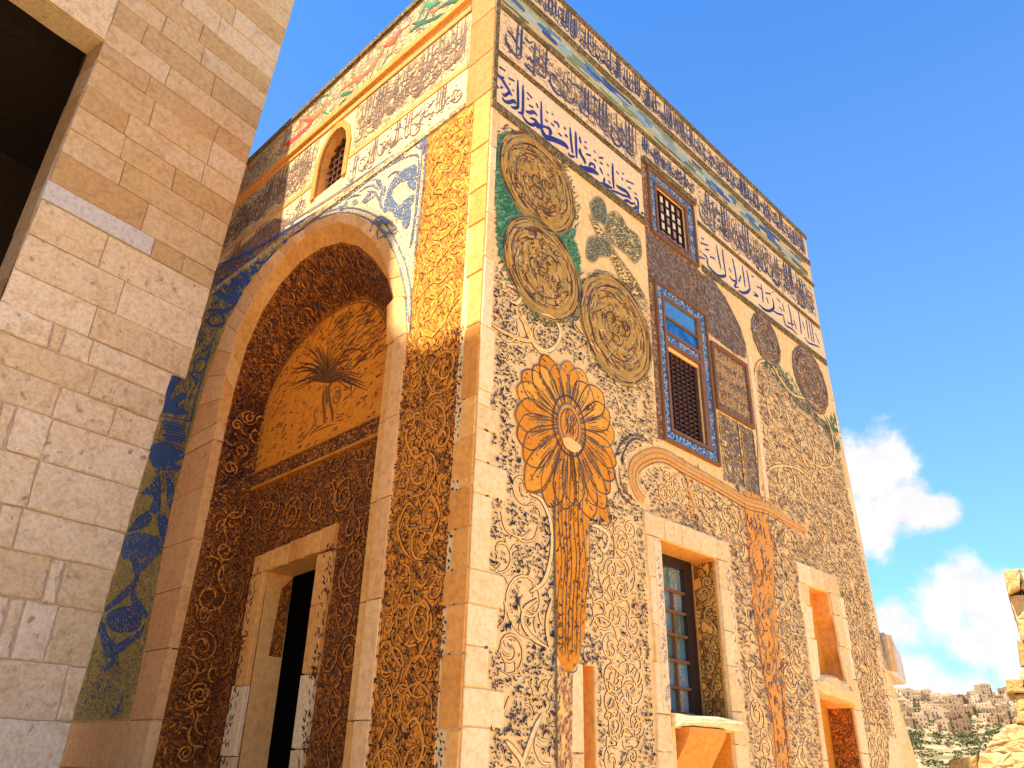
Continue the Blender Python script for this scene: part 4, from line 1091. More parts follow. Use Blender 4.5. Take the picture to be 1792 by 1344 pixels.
for z_ in (8.51, 8.545, 8.572):
    MB().bar(RF, .06, 2.66, z_, z_ + .012, .0, .014).build('fillet', M['border'], B)
    MB().poly(RF, [(3.98, z_ - .05), (7.76, z_ - .13), (7.76, z_ - .118), (3.98, z_ - .038)], .014, 0).build('fillet', M['border'], B)
# stripe of blue tiles between olive lines
for z0_, z1_, mt_ in ((9.25, 9.31, 'border'), (9.69, 9.74, 'border'), (9.745, 9.79, 'border')):
    rpoly('fillet', M[mt_], rect(.06, UE + .03, z0_, z1_), .028)
rb = Rib(RF); rg = random.Random(50)
rpoly('blue_stripe', M['creamL'], rect(.06, UE + .02, 9.315, 9.685), .010)
for lane, (zc, hh) in enumerate(((9.345, .045), (9.40, .05), (9.47, .08), (9.545, .07), (9.61, .06), (9.66, .04))):
    u_ = .07
    while u_ < UE - .4:
        l = rg.uniform(.12, .42); rb.add([(u_, zc + rg.uniform(-.01, .01)), (u_ + l * .5, zc + rg.uniform(-.015, .015)), (u_ + l, zc + rg.uniform(-.01, .01))], hh * rg.uniform(.8, 1.2), .013, taper=.7, mi=1 if lane in (0, 1, 5) or rg.random() < .25 else 0)
        u_ += l * rg.uniform(.8, 1.0)
rb.build('stripe_tesserae', [M['stripeblue'], M['olive']], B)
# traced third band
rb = Rib(RF)
def tr(lst, ox, oy, sc, wd):
    for p in lst:
        k = 1.
        if isinstance(p, tuple): p, k = p
        q = P_(p, ox, oy, sc); rb.add(q, wd * k * (1.5 if len(p) == 2 and wd > .03 else 1), .011, nib=None, taper=.5)
tr([([(130, 465), (118, 530), (122, 600), (180, 660), (215, 720), (260, 790), (300, 860)], 1.4), [(185, 830), (215, 860), (270, 830), (305, 865)], ([(190, 880), (215, 925), (260, 940), (330, 925), (345, 965)], 1.3),
    ([(372, 680), (372, 800), (375, 960), (365, 1000), (320, 1005), (290, 985)], 1.1), ([(432, 740), (432, 900), (425, 1060), (370, 1055)], 1.1), ([(425, 1080), (445, 1130), (500, 1190), (560, 1205), (590, 1170), (560, 1140), (515, 1125)], 1.2), ([(465, 1045), (510, 1060), (560, 1055), (600, 1095)], 1.3),
    ([(648, 930), (648, 1100), (650, 1215), (600, 1175), (585, 1150)], 1.1), [(650, 1230), (690, 1225), (740, 1260), (775, 1310)], [(150, 520), (225, 570)], [(260, 655), (330, 690)], [(270, 715), (282, 735)], [(310, 790), (325, 810)], [(128, 740), (140, 780)], [(475, 820), (540, 890)], [(480, 890), (502, 912)], [(500, 970), (550, 1000)],
    [(590, 950), (610, 1010)], [(705, 1045), (728, 1068)], [(770, 1073), (786, 1082)], [(690, 1140), (725, 1170)], [(760, 1185), (800, 1220)], [(790, 1160), (840, 1190), (855, 1240)], [(165, 770), (192, 760)], [(150, 640), (210, 650)], [(915, 1240), (935, 1255)]], 850, 40, 6.72, .036)
tr([([(97, 372), (105, 480), (118, 600), (125, 640)], 1.1), ([(155, 415), (158, 540), (165, 690)], 1.2), [(75, 630), (100, 665), (145, 670)], ([(195, 470), (205, 535)], 1.2), ([(200, 590), (205, 640), (240, 700), (255, 745)], 1.6), ([(205, 750), (220, 790), (270, 800), (330, 815), (385, 850)], 2.2), [(290, 770), (310, 740), (345, 760), (350, 800)],
    ([(290, 855), (340, 910), (400, 950), (460, 965), (525, 990)], 1.8), [(450, 885), (445, 940), (480, 960)], ([(533, 740), (535, 860), (545, 1000)], 1.1), [(500, 1015), (560, 1030), (640, 1065), (700, 1085), (720, 1110)], ([(570, 965), (620, 1000), (680, 1035), (720, 1110)], 1.5), ([(540, 1055), (590, 1105), (640, 1130), (680, 1120), (720, 1145), (760, 1150)], 1.2),
    ([(680, 1150), (690, 1185), (740, 1205), (775, 1190), (765, 1160)], 1.3), [(755, 1090), (790, 1120), (795, 1220)], [(770, 1235), (800, 1225)], [(825, 1250), (845, 1245)], [(245, 520), (265, 525)], [(240, 570), (270, 590)], [(340, 605), (358, 635)], [(260, 645), (310, 658)], [(340, 695), (365, 720)], [(390, 680), (435, 685)], [(400, 725), (430, 750)],
    [(475, 745), (495, 770)], [(400, 780), (415, 810), (430, 850)], [(480, 845), (495, 870)], [(570, 820), (595, 850)], [(630, 840), (645, 848)], [(670, 915), (745, 950)], [(490, 915), (510, 945)], [(630, 885), (635, 915)], [(755, 1040), (780, 1060)], [(690, 980), (720, 1000)], [(50, 440), (70, 470)], [(35, 370), (55, 395)]], 980, 160, 5.843, .036)
tr([([(385, 10), (400, 60), (430, 95), (480, 110), (540, 135), (580, 160), (597, 188)], 1.9), ([(430, 10), (460, 40), (450, 80)], 1.3), [(372, 0), (350, 10), (380, 20)], [(520, 60), (545, 85)], [(570, 75), (590, 90)]], 860, 220, 4.479, .040)
tr([[(230, 215), (250, 330), (275, 440)], [(285, 250), (300, 370), (320, 500)], ([(150, 400), (200, 460), (250, 500), (300, 505), (320, 495)], 1.4), [(80, 260), (90, 285)], [(100, 290), (140, 330), (150, 400), (190, 450)], [(385, 345), (410, 480), (420, 560)], [(470, 400), (490, 520), (500, 610)], [(515, 445), (535, 560), (545, 630)],
    ([(440, 640), (480, 660), (520, 655), (550, 620)], 1.4), [(350, 500), (380, 540), (420, 560), (400, 600), (440, 610)], [(650, 580), (665, 680), (670, 750)], [(580, 650), (620, 690), (580, 682)], ([(630, 770), (680, 815), (730, 830), (770, 800), (760, 720)], 1.4), [(760, 830), (820, 860), (860, 870)], [(905, 770), (930, 880), (945, 990)],
    [(860, 870), (880, 960), (940, 1000), (990, 1050)], [(1000, 830), (1020, 960), (1030, 1050)], [(1075, 910), (1100, 1090)], [(1100, 930), (1130, 1120)], [(1125, 950), (1150, 1130)], [(1060, 1080), (1100, 1130), (1150, 1150), (1200, 1170)], [(80, 190), (150, 215)], [(90, 145), (110, 155)], [(125, 250), (160, 260)], [(60, 320), (120, 340)],
    [(170, 320), (215, 340)], [(380, 340), (385, 370)], [(690, 660), (740, 670)], [(755, 650), (765, 660)], [(800, 710), (830, 745)], [(560, 500), (580, 510)], [(850, 760), (870, 840)], [(610, 600), (650, 620)], [(350, 430), (370, 470)], [(440, 560), (460, 500)], [(700, 700), (720, 760)], [(820, 790), (850, 830)], [(960, 920), (985, 1000)], [(1040, 930), (1060, 1000)], [(1160, 1040), (1200, 1140)], [(900, 940), (960, 960)]], 1210, 390, 5.375, .034)
rb.build('inscription', M['blue'], B, label='blue inscription in large flowing script on the lowest cream band')
rb = Rib(RF)
script(RF, .1, 2.62, 8.60, 9.22, rb, 61, 1.0, .055, .011, tiers=1); rb_ = Rib(RF); script(RF, .5, 2.62, 8.62, 9.2, rb_, 62, 1.7, .028, .011, tiers=3)
script(RF, 4.0, 7.7, 8.50, 9.20, rb, 63, .95, .052, .011, tiers=1); script(RF, 4.0, 7.7, 8.50, 9.18, rb_, 64, 1.8, .028, .011, tiers=3)
script(RF, 2.7, 4.0, 8.90, 9.22, rb, 65, 1.3, .06, .011, tiers=3)
for _ in range(1500):
    u_, z_ = random.uniform(.1, 7.7), random.uniform(8.6, 9.2)
    if 2.6 < u_ < 4.0 and z_ < 8.9: continue
    a_ = random.uniform(-1.2, .4); l_ = random.uniform(.02, .06); rb.add([(u_, z_), (u_ + l_ * math.cos(a_), z_ + l_ * math.sin(a_))], random.uniform(.008, .018), .011, smooth=False)
rb_.build('inscription_ground_scrolls', M['farmk'], B)
rb.build('inscription', M['blue_grey'], B, label='dense slate blue inscription on the middle band')
rb = Rib(RF)
script(RF, .1, 7.7, 9.84, 10.26, rb, 66, .9, .062, .011, tiers=1); script(RF, .1, 7.7, 9.82, 10.24, rb, 67, 1.6, .034, .011, tiers=1)
rb.build('inscription', M['blue_grey'], B, label='slate blue inscription on the topmost band under the roof')

# ---- medallions
def disc(c, r0, r1, n=40, el=1.): return [(c[0] + r1 * math.cos(t), c[1] + r1 * el * math.sin(t)) for t in np.linspace(0, 2 * math.pi, n, endpoint=False)]
MEDS = [((.72, 7.15), .58, 1., 0), ((.80, 6.10), .56, 1., 0), ((2.0, 5.93), .62, 1.05, 0), ((5.64, 7.30), .40, 1., 1), ((7.02, 7.16), .56, .95, 1)]
for (c, r, el, kd) in MEDS:
    md = rpoly('medallion', M['ochre_ring'] if kd == 0 else M['brown_carved'], disc(c, 0, r, el=el), .010)
    rb = Rib(RF); rg = random.Random(int(c[0] * 100))
    for q in (1.0, .97, .90, .80, .77, .58):
        for a0 in np.arange(0, 6.28, .4):
            a1 = a0 + rg.uniform(.35, .6); rr = r * (q + rg.uniform(-.015, .015))
            rb.add([(c[0] + rr * math.cos(a), c[1] + rr * el * math.sin(a)) for a in np.linspace(a0, a1, 5)], .018, .014, mi=0)
    n_ = 330 if kd == 0 else 200
    for i in range(n_):
        rr = r * math.sqrt(rg.random()) * (.97 if i % 5 == 0 else .76); a0 = rg.uniform(0, 6.28); da = rg.uniform(.15, .5) * min(1, .35 / max(rr, .05)); k = rg.uniform(.9, 1.1)
        if rr < r * .76 and i % 2: a_x = rg.uniform(0, 6.28); P = [(c[0] + rr * math.cos(a0) + .05 * t * math.cos(a_x + t), c[1] + rr * math.sin(a0) * el + .05 * t * math.sin(a_x + t)) for t in (0, 1, 2)]
        else: P = [(c[0] + rr * (1 + .06 * t) * math.cos(a0 + da * t), c[1] + el * rr * (1 + .06 * t) * math.sin(a0 + da * t)) for t in (0, .5, 1)]
        rb.add(P, rg.uniform(.010, .022), .013, mi=0 if rg.random() < .8 else 1)
    # loops of script in the middle
    for i in range(7):
        cc = (c[0] + rg.uniform(-.25, .25) * r, c[1] + rg.uniform(-.3, .3) * r)
        rb.add(spiral(cc, r * .2, 1.1, rg.choice((-1, 1)), rg.uniform(0, 6), 14), .02, .0155, mi=0, smooth=False)
    rb.build('medallion_strokes', [M['ringmk'] if kd == 0 else M['farmk'], M['ringbright']], md)
    if 1:
        rb = Rib(RF)
        for a0 in np.arange(0, 6.28, .055):
            rr = r * rg.uniform(1.0, 1.06); rb.add([(c[0] + rr * math.cos(a0), c[1] + rr * el * math.sin(a0)), (c[0] + rr * math.cos(a0 + .12), c[1] + rr * el * math.sin(a0 + .12))], .05 if kd else .03, .012, smooth=False)
        rb.build('green_rim', M['sage'], md)
# green hatching round the medallions
def hatch(poly, n, ang, L, wd, mat, name, w=.007, avoid=()):
    us = [p[0] for p in poly]; zs = [p[1] for p in poly]
    U = rs.uniform(min(us), max(us), n); Z = rs.uniform(min(zs), max(zs), n); k = inpoly(U, Z, poly)
    for a in avoid: k &= ~inpoly(U, Z, a)
    U, Z = U[k], Z[k]; n = len(U)
    marks(RF, U, Z, rs.normal(ang, .25, n), rs.uniform(.6, 1.3, n) * L, rs.uniform(.6, 1.3, n) * wd, rs.uniform(-.3, .3, n), w, name, mat, B)


av = [disc(m_[0], 0, m_[1] * .98, el=m_[2]) for m_ in MEDS]
G1 = P_([(45, 95), (60, 75), (130, 55), (240, 90), (330, 150), (400, 250), (120, 420), (240, 640), (400, 760), (520, 800), (650, 820), (640, 900), (690, 1050), (680, 1300), (600, 1344), (620, 1000), (500, 850), (300, 690), (190, 700), (130, 850), (160, 1100), (120, 1090), (60, 1000), (40, 700), (25, 200)], 860, 220, 4.479)
hatch(G1, 11000, .8, .09, .018, M['green'], 'green_foliage', avoid=av)
hatch(disc((.72, 7.15), 0, .68), 900, .8, .08, .016, M['sage'], 'green_foliage', avoid=av)
hatch(disc((.82, 6.12), 0, .66), 700, .8, .08, .016, M['sage'], 'green_foliage', avoid=av)
# the plant with two heads above the third medallion
PL = [P_([(770, 620), (790, 590), (830, 560), (880, 600), (900, 700), (890, 780), (850, 760), (800, 740)], 860, 220, 4.479), P_([(900, 720), (960, 675), (1020, 720), (1060, 800), (1140, 860), (1170, 950), (1165, 1030), (1120, 1080), (1080, 1040), (1020, 980), (940, 920), (890, 830)], 860, 220, 4.479),
      P_([(740, 1000), (760, 890), (820, 870), (900, 900), (940, 1000), (900, 1030), (850, 1020), (800, 1070), (750, 1050)], 860, 220, 4.479), P_([(760, 700), (800, 740), (870, 830), (960, 980), (1060, 1120), (1150, 1250), (1180, 1344), (1080, 1344), (1000, 1200), (920, 1020), (820, 850)], 860, 220, 4.479)]
for p, mt_ in zip(PL, ('sage', 'sage', 'sage', 'brownmk')):
    rpoly('painted_plant', M['marksground'], p, .005)
    hatch(p, 1100, .5, .05, .012, M[mt_], 'plant_strokes', w=.008); rb = Rib(RF); rb.add(p + [p[0]], .018, .011, taper=None); rb.build('plant_outline', M['sage'], B)
# fourth medallion, brown, cut by the window strip
p4 = [(3.99, 7.62), (4.25, 7.66), (4.55, 7.5), (4.85, 7.2), (4.98, 6.95), (4.92, 6.72), (4.6, 6.68), (3.99, 6.72)]
rpoly('medallion', M['brown_carved'], p4, .010); hatch(p4, 2600, -.7, .08, .015, M['farmk'], 'medallion_strokes', w=.013)
# green sweep at the far top edge
gf = [(5.3, 6.84), (5.9, 6.98), (6.3, 7.0), (6.6, 6.7), (7.2, 6.55), (7.6, 6.72), (7.84, 6.9), (7.84, 6.2), (7.6, 6.1), (7.2, 6.4), (6.4, 6.5), (5.8, 6.7)]
hatch(gf, 1500, -.9, .08, .018, M['green'], 'green_foliage', avoid=av)

# ---- brown strip with the two tiled windows
rpoly('brown_strip', M['brown_carved'], [(2.68, 4.84), (2.76, 4.84), (2.78, 6.92), (3.90, 6.92), (3.97, 6.60), (3.97, 7.62), (3.80, 7.66), (2.80, 7.66), (2.76, 8.84), (2.68, 8.84)], .010)
hatch([(2.7, 6.93), (3.96, 6.93), (3.96, 7.6), (2.7, 7.64)], 3600, -.7, .05, .012, M['farmk'], 'strip_cuts', w=.013)


def tiledwin(name, u0, u1, z0, z1, tw, ins, mat=M['tile']):
    """wooden outer frame, ring of glazed tiles, inner frame"""
    fr = MB(); e = .035
    for r_ in ((u0 - e, u1 + e, z0 - e, z0), (u0 - e, u1 + e, z1, z1 + e), (u0 - e, u0, z0, z1), (u1, u1 + e, z0, z1)): fr.bar(RF, *r_, 0, .045)
    iu0, iu1, iz0, iz1 = u0 + tw, u1 - tw, z0 + tw, z1 - tw
    fo = fr.build(name, M['woodfr'], B)
    n = max(3, int((z1 - z0) / .085)); nu = max(3, int((u1 - u0) / .085))
    for i in range(n):
        a = z0 + (z1 - z0) * i / n; b_ = z0 + (z1 - z0) * (i + 1) / n
        for x0, x1 in ((u0, u0 + tw), (u1 - tw, u1)):
            stone(RF, rect(x0 + .004, x1 - .004, a + .003, b_ - .003), .0, .020, 'tile', mat, fo, b=.004, jit=.001, n=1)
    for i in range(nu):
        a = iu0 + (iu1 - iu0) * i / nu; b_ = iu0 + (iu1 - iu0) * (i + 1) / nu
        for x0, x1 in ((z0, z0 + tw), (z1 - tw, z1)):
            stone(RF, rect(a + .003, b_ - .003, x0 + .004, x1 - .004), .0, .020, 'tile', mat, fo, b=.004, jit=.001, n=1)
    return fo


tm, t_, b_n = newmat('blue_white_tile')
oi = t_.add('ShaderNodeObjectInfo').outputs['Random']
co = t_.add('ShaderNodeTexCoord').outputs['Object']
vv = t_.add('ShaderNodeTexNoise', {'Vector': co, 'Scale': 22., 'Detail': 3.}).outputs[0]
c1_ = t_.ramp(t_.math('FRACT', t_.math('ADD', oi, t_.math('MULTIPLY', vv, 1.6))), [(0, (.03, .10, .30)), (.3, (.06, .22, .42)), (.45, (.45, .46, .44)), (.6, (.02, .06, .20)), (.8, (.10, .30, .40)), (.92, (.5, .5, .46))], 'CONSTANT')
t_.l.new(c1_, b_n.inputs['Base Color']); b_n.inputs['Roughness'].default_value = .35
M['tile2'] = tm
wm = tiledwin('lattice_window', 2.80, 3.88, 4.88, 6.92, .115, None, M['tile2'])
# inner timber frame, blue glass light above, lattice below
fr = MB()
for r_ in ((2.915, 2.955, 5.0, 6.80), (3.665, 3.765, 5.0, 6.80), (2.955, 3.665, 6.77, 6.80), (2.955, 3.665, 6.12, 6.17), (2.955, 3.665, 6.27, 6.31), (2.955, 3.665, 5.0, 5.035), (2.955, 3.665, 6.50, 6.52)): fr.bar(RF, *r_, 0.0, .034)
fr.build('frame', M['woodfr'], wm)
for i in range(8): stone(RF, rect(2.958 + i * .088, 3.040 + i * .088, 6.173, 6.267), 0, .02, 'tile', M['tile2'], wm, b=.004, jit=.001, n=1)
MB().poly(RF, rect(2.957, 3.663, 6.312, 6.498), .012, 0).build('pane', M['blueglass'], wm); MB().poly(RF, rect(2.957, 3.663, 6.522, 6.768), .012, 0).build('pane', M['blueglass'], wm)
reveal(RF, MIDH, -.021, -.08, 'window_reveal', M['woodfr'])
MB().poly(RF, MIDH, -.10).build('backing', M['black'], wm)
mw = MB()
for i in range(17): MB().bar(RF, 2.97, 3.65, 5.06 + i * .06, 5.082 + i * .06, -.055, -.04).build('slat', M['wood'], wm)
for i in range(7): MB().bar(RF, 2.99 + i * .1, 3.012 + i * .1, 5.04, 6.08, -.039, -.025).build('bar', M['wooddk'], wm)
for i in range(16):
    for j in range(6): mw.bar(RF, 3.015 + j * .1, 3.088 + j * .1, 5.085 + i * .06, 5.118 + i * .06, -.075, -.07)
mw.build('dusky_glass', M['redglass'], wm)
wt = tiledwin('grille_window', 2.81, 3.83, 7.70, 8.68, .11, None, M['tile2'])
fr = MB()
for r_ in ((2.92, 2.96, 7.75, 8.57), (3.64, 3.70, 7.75, 8.57), (2.96, 3.64, 8.52, 8.57), (2.96, 3.64, 7.75, 7.78)): fr.bar(RF, *r_, 0.0, .034)
fr.build('frame', M['woodfr'], wt)
reveal(RF, TOPH, -.021, -.07, 'window_reveal', M['wooddk'])
MB().poly(RF, TOPH, -.08).build('backing', M['black'], wt)
for i in range(5):
    for j in range(5):
        MB().bar(RF, 2.985 + i * .132, 3.06 + i * .132, 7.80 + j * .145, 7.895 + j * .145, -.045, -.034).build('pane', M['curtain'] if (i + j) % 4 and j > 0 else M['redglass'], wt)
for i in range(6): MB().bar(RF, 2.965 + i * .132 - .011, 2.965 + i * .132 + .011, 7.77, 8.52, -.03, -.02).build('bar', M['wooddk'], wt)
for j in range(6): MB().bar(RF, 2.96, 3.64, 7.775 + j * .145 - .012, 7.775 + j * .145 + .012, -.048, -.031).build('bar', M['wooddk'], wt)
# hood moulding over the top window
MB().poly(RF, [(2.70, 8.74), (3.95, 8.76), (3.95, 8.84), (2.70, 8.84)], .05, 0).build('hood_moulding', M['border'], B)

# ---- square framed panel and strips below
pf = MB()
for r_ in ((3.99, 4.90, 6.54, 6.60), (3.99, 4.90, 5.64, 5.69), (3.99, 4.03, 5.69, 6.54), (4.84, 4.90, 5.69, 6.54)): pf.bar(RF, *r_, 0, .04)
sp_ = pf.build('framed_panel', M['woodfr'], B)
MB().poly(RF, rect(4.03, 4.84, 5.69, 6.54), .012, 0).build('panel_field', M['brown_carved'], sp_)
rb = Rib(RF); rg = random.Random(71)
for row in range(4):
    z0_ = 5.73 + row * .2; script(RF, 4.05, 4.82, z0_, z0_ + .19, rb, 80 + row, 1.2, .09, .016, tiers=2)
rb.build('panel_script', [isl('ochre_script', [(.44, .25, .08), (.36, .20, .08), (.5, .34, .15)])], sp_); hatch(rect(4.05, 4.82, 5.71, 6.52), 1500, 0, .06, .012, M['farmk'], 'panel_cuts', w=.014)
for u0_, u1_ in ((4.02, 4.50), (4.55, 4.88)):
    rpoly('carved_strip', M['marksground'], [(u0_, 4.72), (u1_, 4.72), (u1_, 5.60), (u0_, 5.60)], .006)
    hatch([(u0_, 4.72), (u1_, 4.72), (u1_, 5.60), (u0_, 5.60)], 900, -.6, .06, .016, M['farmk'], 'strip_strokes', w=.009)
    rb = Rib(RF); rb.add([(u0_ + .02, 4.74), (u0_ + .02, 5.58)], .02, .012, smooth=False, taper=None); rb.add([(u1_ - .02, 4.74), (u1_ - .02, 5.58)], .02, .012, smooth=False, taper=None); rb.build('strip_edges', M['ringmk'], B)
MB().bar(RF, 5.0, 5.09, 4.75, 6.8, 0, .02).build('pilaster_strip', M['cream'], B)

# ---- speckled field of dark leaf marks
FIELD = [(.08, 0.8), (7.95, .8), (7.95, 4.2), (7.72, 5.6), (7.70, 6.2), (7.4, 6.55), (6.6, 6.62), (6.2, 6.86), (5.6, 6.9), (5.22, 6.80), (5.15, 5.6), (5.12, 4.76), (3.98, 4.66), (2.7, 4.78), (2.60, 5.5), (2.66, 6.6), (2.4, 6.7), (1.5, 6.3), (1.42, 5.84), (1.15, 5.62), (.78, 5.52), (.4, 5.66), (.08, 5.84)]
OR = 'orange'
mask = Mask(0, 9, .5, 8)
# orange flower
FC = (1.17, 4.50)
fl = rpoly('flower', M['orange'], [(FC[0] + (.60 + .03 * math.sin(i * 2.1)) * math.cos(i * .131), FC[1] + (.60 + .03 * math.sin(i * 2.1)) * math.sin(i * .131)) for i in range(48)], .010)
NP = 23; rb = Rib(RF); rg = random.Random(91)
def petal(a, L, wd, w, droop=0.):
    ca, sa = math.cos(a), math.sin(a); P = []
    for t, k in ((.10, .2), (.35, .6), (.62, .98), (.80, 1.05), (.90, .78), (.965, .45), (1., .08)): P.append((t * L, k * wd))
    pts = P + [(t, -k) for t, k in P[::-1]]
    return [(FC[0] + x * ca - y * sa, FC[1] + (x * sa + y * ca) - droop * (x / L) ** 2) for x, y in pts]
for i in range(NP):
    a = -math.pi / 2 + (i + .5) / NP * 2 * math.pi
    up = math.sin(a); L = .68 + rg.uniform(-.07, .07) + (.14 if up < -.5 else 0)
    if abs(math.cos(a)) > .8: L = .72
    dr = .10 if abs(math.cos(a)) > .35 and up < 0 else 0
    w_ = .0125 + (i % 3) * .0012
    pp = petal(a + rg.uniform(-.05, .05), L, .125 + rg.uniform(0, .03), w_, dr)
    MB().poly(RF, pp, w_, 0).build('petal', M['orange'], fl)
    rb.add(pp + [pp[0]], .013, w_ + .003, taper=None)
    for off_ in (-.7, -.25, .25, .7):
        q = [(FC[0] + t * L * math.cos(a + off_ * .12) , FC[1] + t * L * math.sin(a + off_ * .12) - dr * t * t) for t in (.42, .62, .85 - abs(off_) * .3)]
        rb.add(q, .0075, w_ + .003)
    for _ in range(6):
        t = rg.uniform(.45, .95); rb.dot(FC[0] + t * L * math.cos(a + rg.uniform(-.08, .08)), FC[1] + t * L * math.sin(a + rg.uniform(-.08, .08)) - dr * t * t, .02, w=w_ + .003)
for p in range(len(MEDS)): pass
for i in range(26):
    a = rg.uniform(0, 6.283); l0, l1 = rg.uniform(.22, .4), rg.uniform(.42, .66)
    rb.add([(FC[0] + l0 * math.cos(a), FC[1] + l0 * math.sin(a)), (FC[0] + (l0 + l1) / 2 * math.cos(a + .04), FC[1] + (l0 + l1) / 2 * math.sin(a + .04)), (FC[0] + l1 * math.cos(a + rg.uniform(-.03, .07)), FC[1] + l1 * math.sin(a + rg.uniform(-.03, .07)))], rg.uniform(.004, .008), .0185)
cpts = disc(FC, 0, .17, 22, 1.3); MB().poly(RF, cpts, .026, 0).build('flower_heart', M['garland'], fl)
for q in (.13, .17, .235): rb.add(disc(FC, 0, q, 22, 1.3) + [disc(FC, 0, q, 22, 1.3)[0]], .016, .028, taper=None, smooth=False)
for _ in range(70): a = rg.uniform(0, 6.28); r_ = rg.uniform(0, .1); rb.add([(FC[0] + r_ * math.cos(a), FC[1] + r_ * 1.4 * math.sin(a)), (FC[0] + r_ * math.cos(a) + .02, FC[1] + r_ * 1.4 * math.sin(a) + .06)], .014, .028, smooth=False)
rb.build('flower_lines', M['brownmk'], fl)
BLOBM = M['vine_tan']; BLOBP = fl; blob(RF, P_([(430, 810), (480, 800), (560, 850), (590, 890), (550, 925), (500, 915), (450, 870)], 890, 600, 4.8), .034, .002)
# hanging lower lobes and stem
ST = P_([(455, 170), (450, 330), (455, 600), (460, 860), (490, 940), (520, 950), (550, 900), (575, 780), (590, 560), (585, 400), (600, 260), (680, 330), (650, 180), (600, 60), (480, 60)], 780, 780, 2.3825)
rpoly('stem', M['orange'], ST, .012)
LB = [P_([(345, 90), (370, 20), (450, 20), (440, 130), (400, 190), (340, 195)], 780, 780, 2.3825)]
for p in LB: rpoly('petal', M['orange'], p, .013)
rb = Rib(RF)
for x in (470, 490, 505, 520, 535, 550, 570): rb.add(P_([(x, 100), (x + random.uniform(-12, 12), 300), (x + random.uniform(-10, 10), 480), (x - 8, 640), (x - 10 + random.uniform(-8, 8), 820), (x - 14, 880)], 780, 780, 2.3825), .009, .016)
for p in ([(450, 90), (480, 60), (500, 100), (490, 170), (460, 180)], [(540, 110), (570, 80), (600, 110), (590, 150), (560, 190), (545, 150)], [(600, 180), (625, 210), (620, 250), (590, 230), (585, 190)], [(520, 40), (522, 150)], [(620, 60), (660, 180), (680, 320), (630, 330)], [(345, 150), (400, 60), (440, 20)], [(340, 195), (400, 190), (440, 120), (452, 60)], [(490, 940), (530, 945), (545, 920)], [(590, 330), (595, 500), (570, 700)]): rb.add(P_(p, 780, 780, 2.3825), .011, .016)
for _ in range(150):
    x, y = random.uniform(458, 590), random.uniform(200, 900)
    if x > 590 - (y - 300) * .1: continue
    rb.add(P_([(x, y), (x + random.uniform(-6, 6), y + 9), (x + random.uniform(-4, 4), y + 20)], 780, 780, 2.3825), .012, .016)
rb.build('stem_lines', M['brownmk'], B)
BL_ = P_([(452, 150), (449, 400), (452, 700), (455, 960), (458, 1344)], 780, 780, 2.3825)
rb = Rib(RF); rb.add(BL_, .022, .016, taper=None); rb.build('panel_edge', M['brownmk'], B)
# the worn reddish patch and plain pier under the stem
WP = [(1.02, .9), (1.32, .9), (1.32, 2.28), (1.2, 2.36), (1.02, 2.34)]
rpoly('worn_patch', M['marksground'], WP, .004); hatch(WP, 700, 1.3, .05, .013, isl('faded_red', [(.45, .16, .08), (.52, .26, .12), (.12, .07, .06), (.6, .4, .22), (.38, .12, .08)]), 'worn_strokes', w=.008)
stone(RF, [(1.18, 1.0), (1.33, 1.0), (1.33, 1.70), (1.18, 1.70)], 0, .012, 'pier_stone', M['quoin'], B, b=.005); stone(RF, [(1.18, 1.71), (1.33, 1.71), (1.33, 2.38), (1.20, 2.38)], 0, .012, 'pier_stone', M['quoin'], B, b=.005)
# orange garland and second stem
rb = Rib(RF); g_ = P_([(262, 540), (215, 480), (185, 400), (190, 320), (235, 265), (330, 225), (420, 240), (520, 300), (650, 372), (800, 455), (900, 515), (985, 560), (1100, 590), (1200, 650), (1290, 700), (1380, 750)], 1060, 740, 3.953)
rb.add(g_, .15, .010, mi=0, taper=.6, crown=.006)
for x, y in ((575, 400), (600, 660)): pass
rb.add(P_([(560, 380), (580, 480), (590, 600), (605, 700)], 1060, 740, 3.953), .07, .009, mi=0)
rb.add(P_([(300, 225), (330, 250), (320, 290)], 1060, 740, 3.953), .05, .014, mi=0)
st2 = P_([(560, 20), (620, 20), (645, 130), (680, 250), (695, 520), (712, 740), (745, 1000), (775, 1344), (700, 1344), (655, 960), (615, 760), (585, 520), (565, 260), (545, 130)], 1100, 850, 2.72)
rpoly('stem', M['garland'], st2, .009)
for k_, off_ in enumerate((-.08, -.035, .02, .08)): rb.add(offs(cr(np.array(g_), 3), off_), .009, .018, mi=1, smooth=False)
rb.add(P_([(70, 300), (60, 250), (100, 150), (170, 90), (250, 100), (330, 160)], 1060, 740, 3.953), .022, .008, mi=1); rb.add(P_([(110, 300), (110, 240), (150, 150), (200, 110), (260, 130)], 1060, 740, 3.953), .022, .008, mi=1)
rb.add(P_([(90, 300), (100, 400), (140, 480), (210, 550)], 1060, 740, 3.953), .022, .008, mi=1); rb.add(P_([(60, 320), (75, 420), (120, 520), (190, 575)], 1060, 740, 3.953), .022, .008, mi=1)
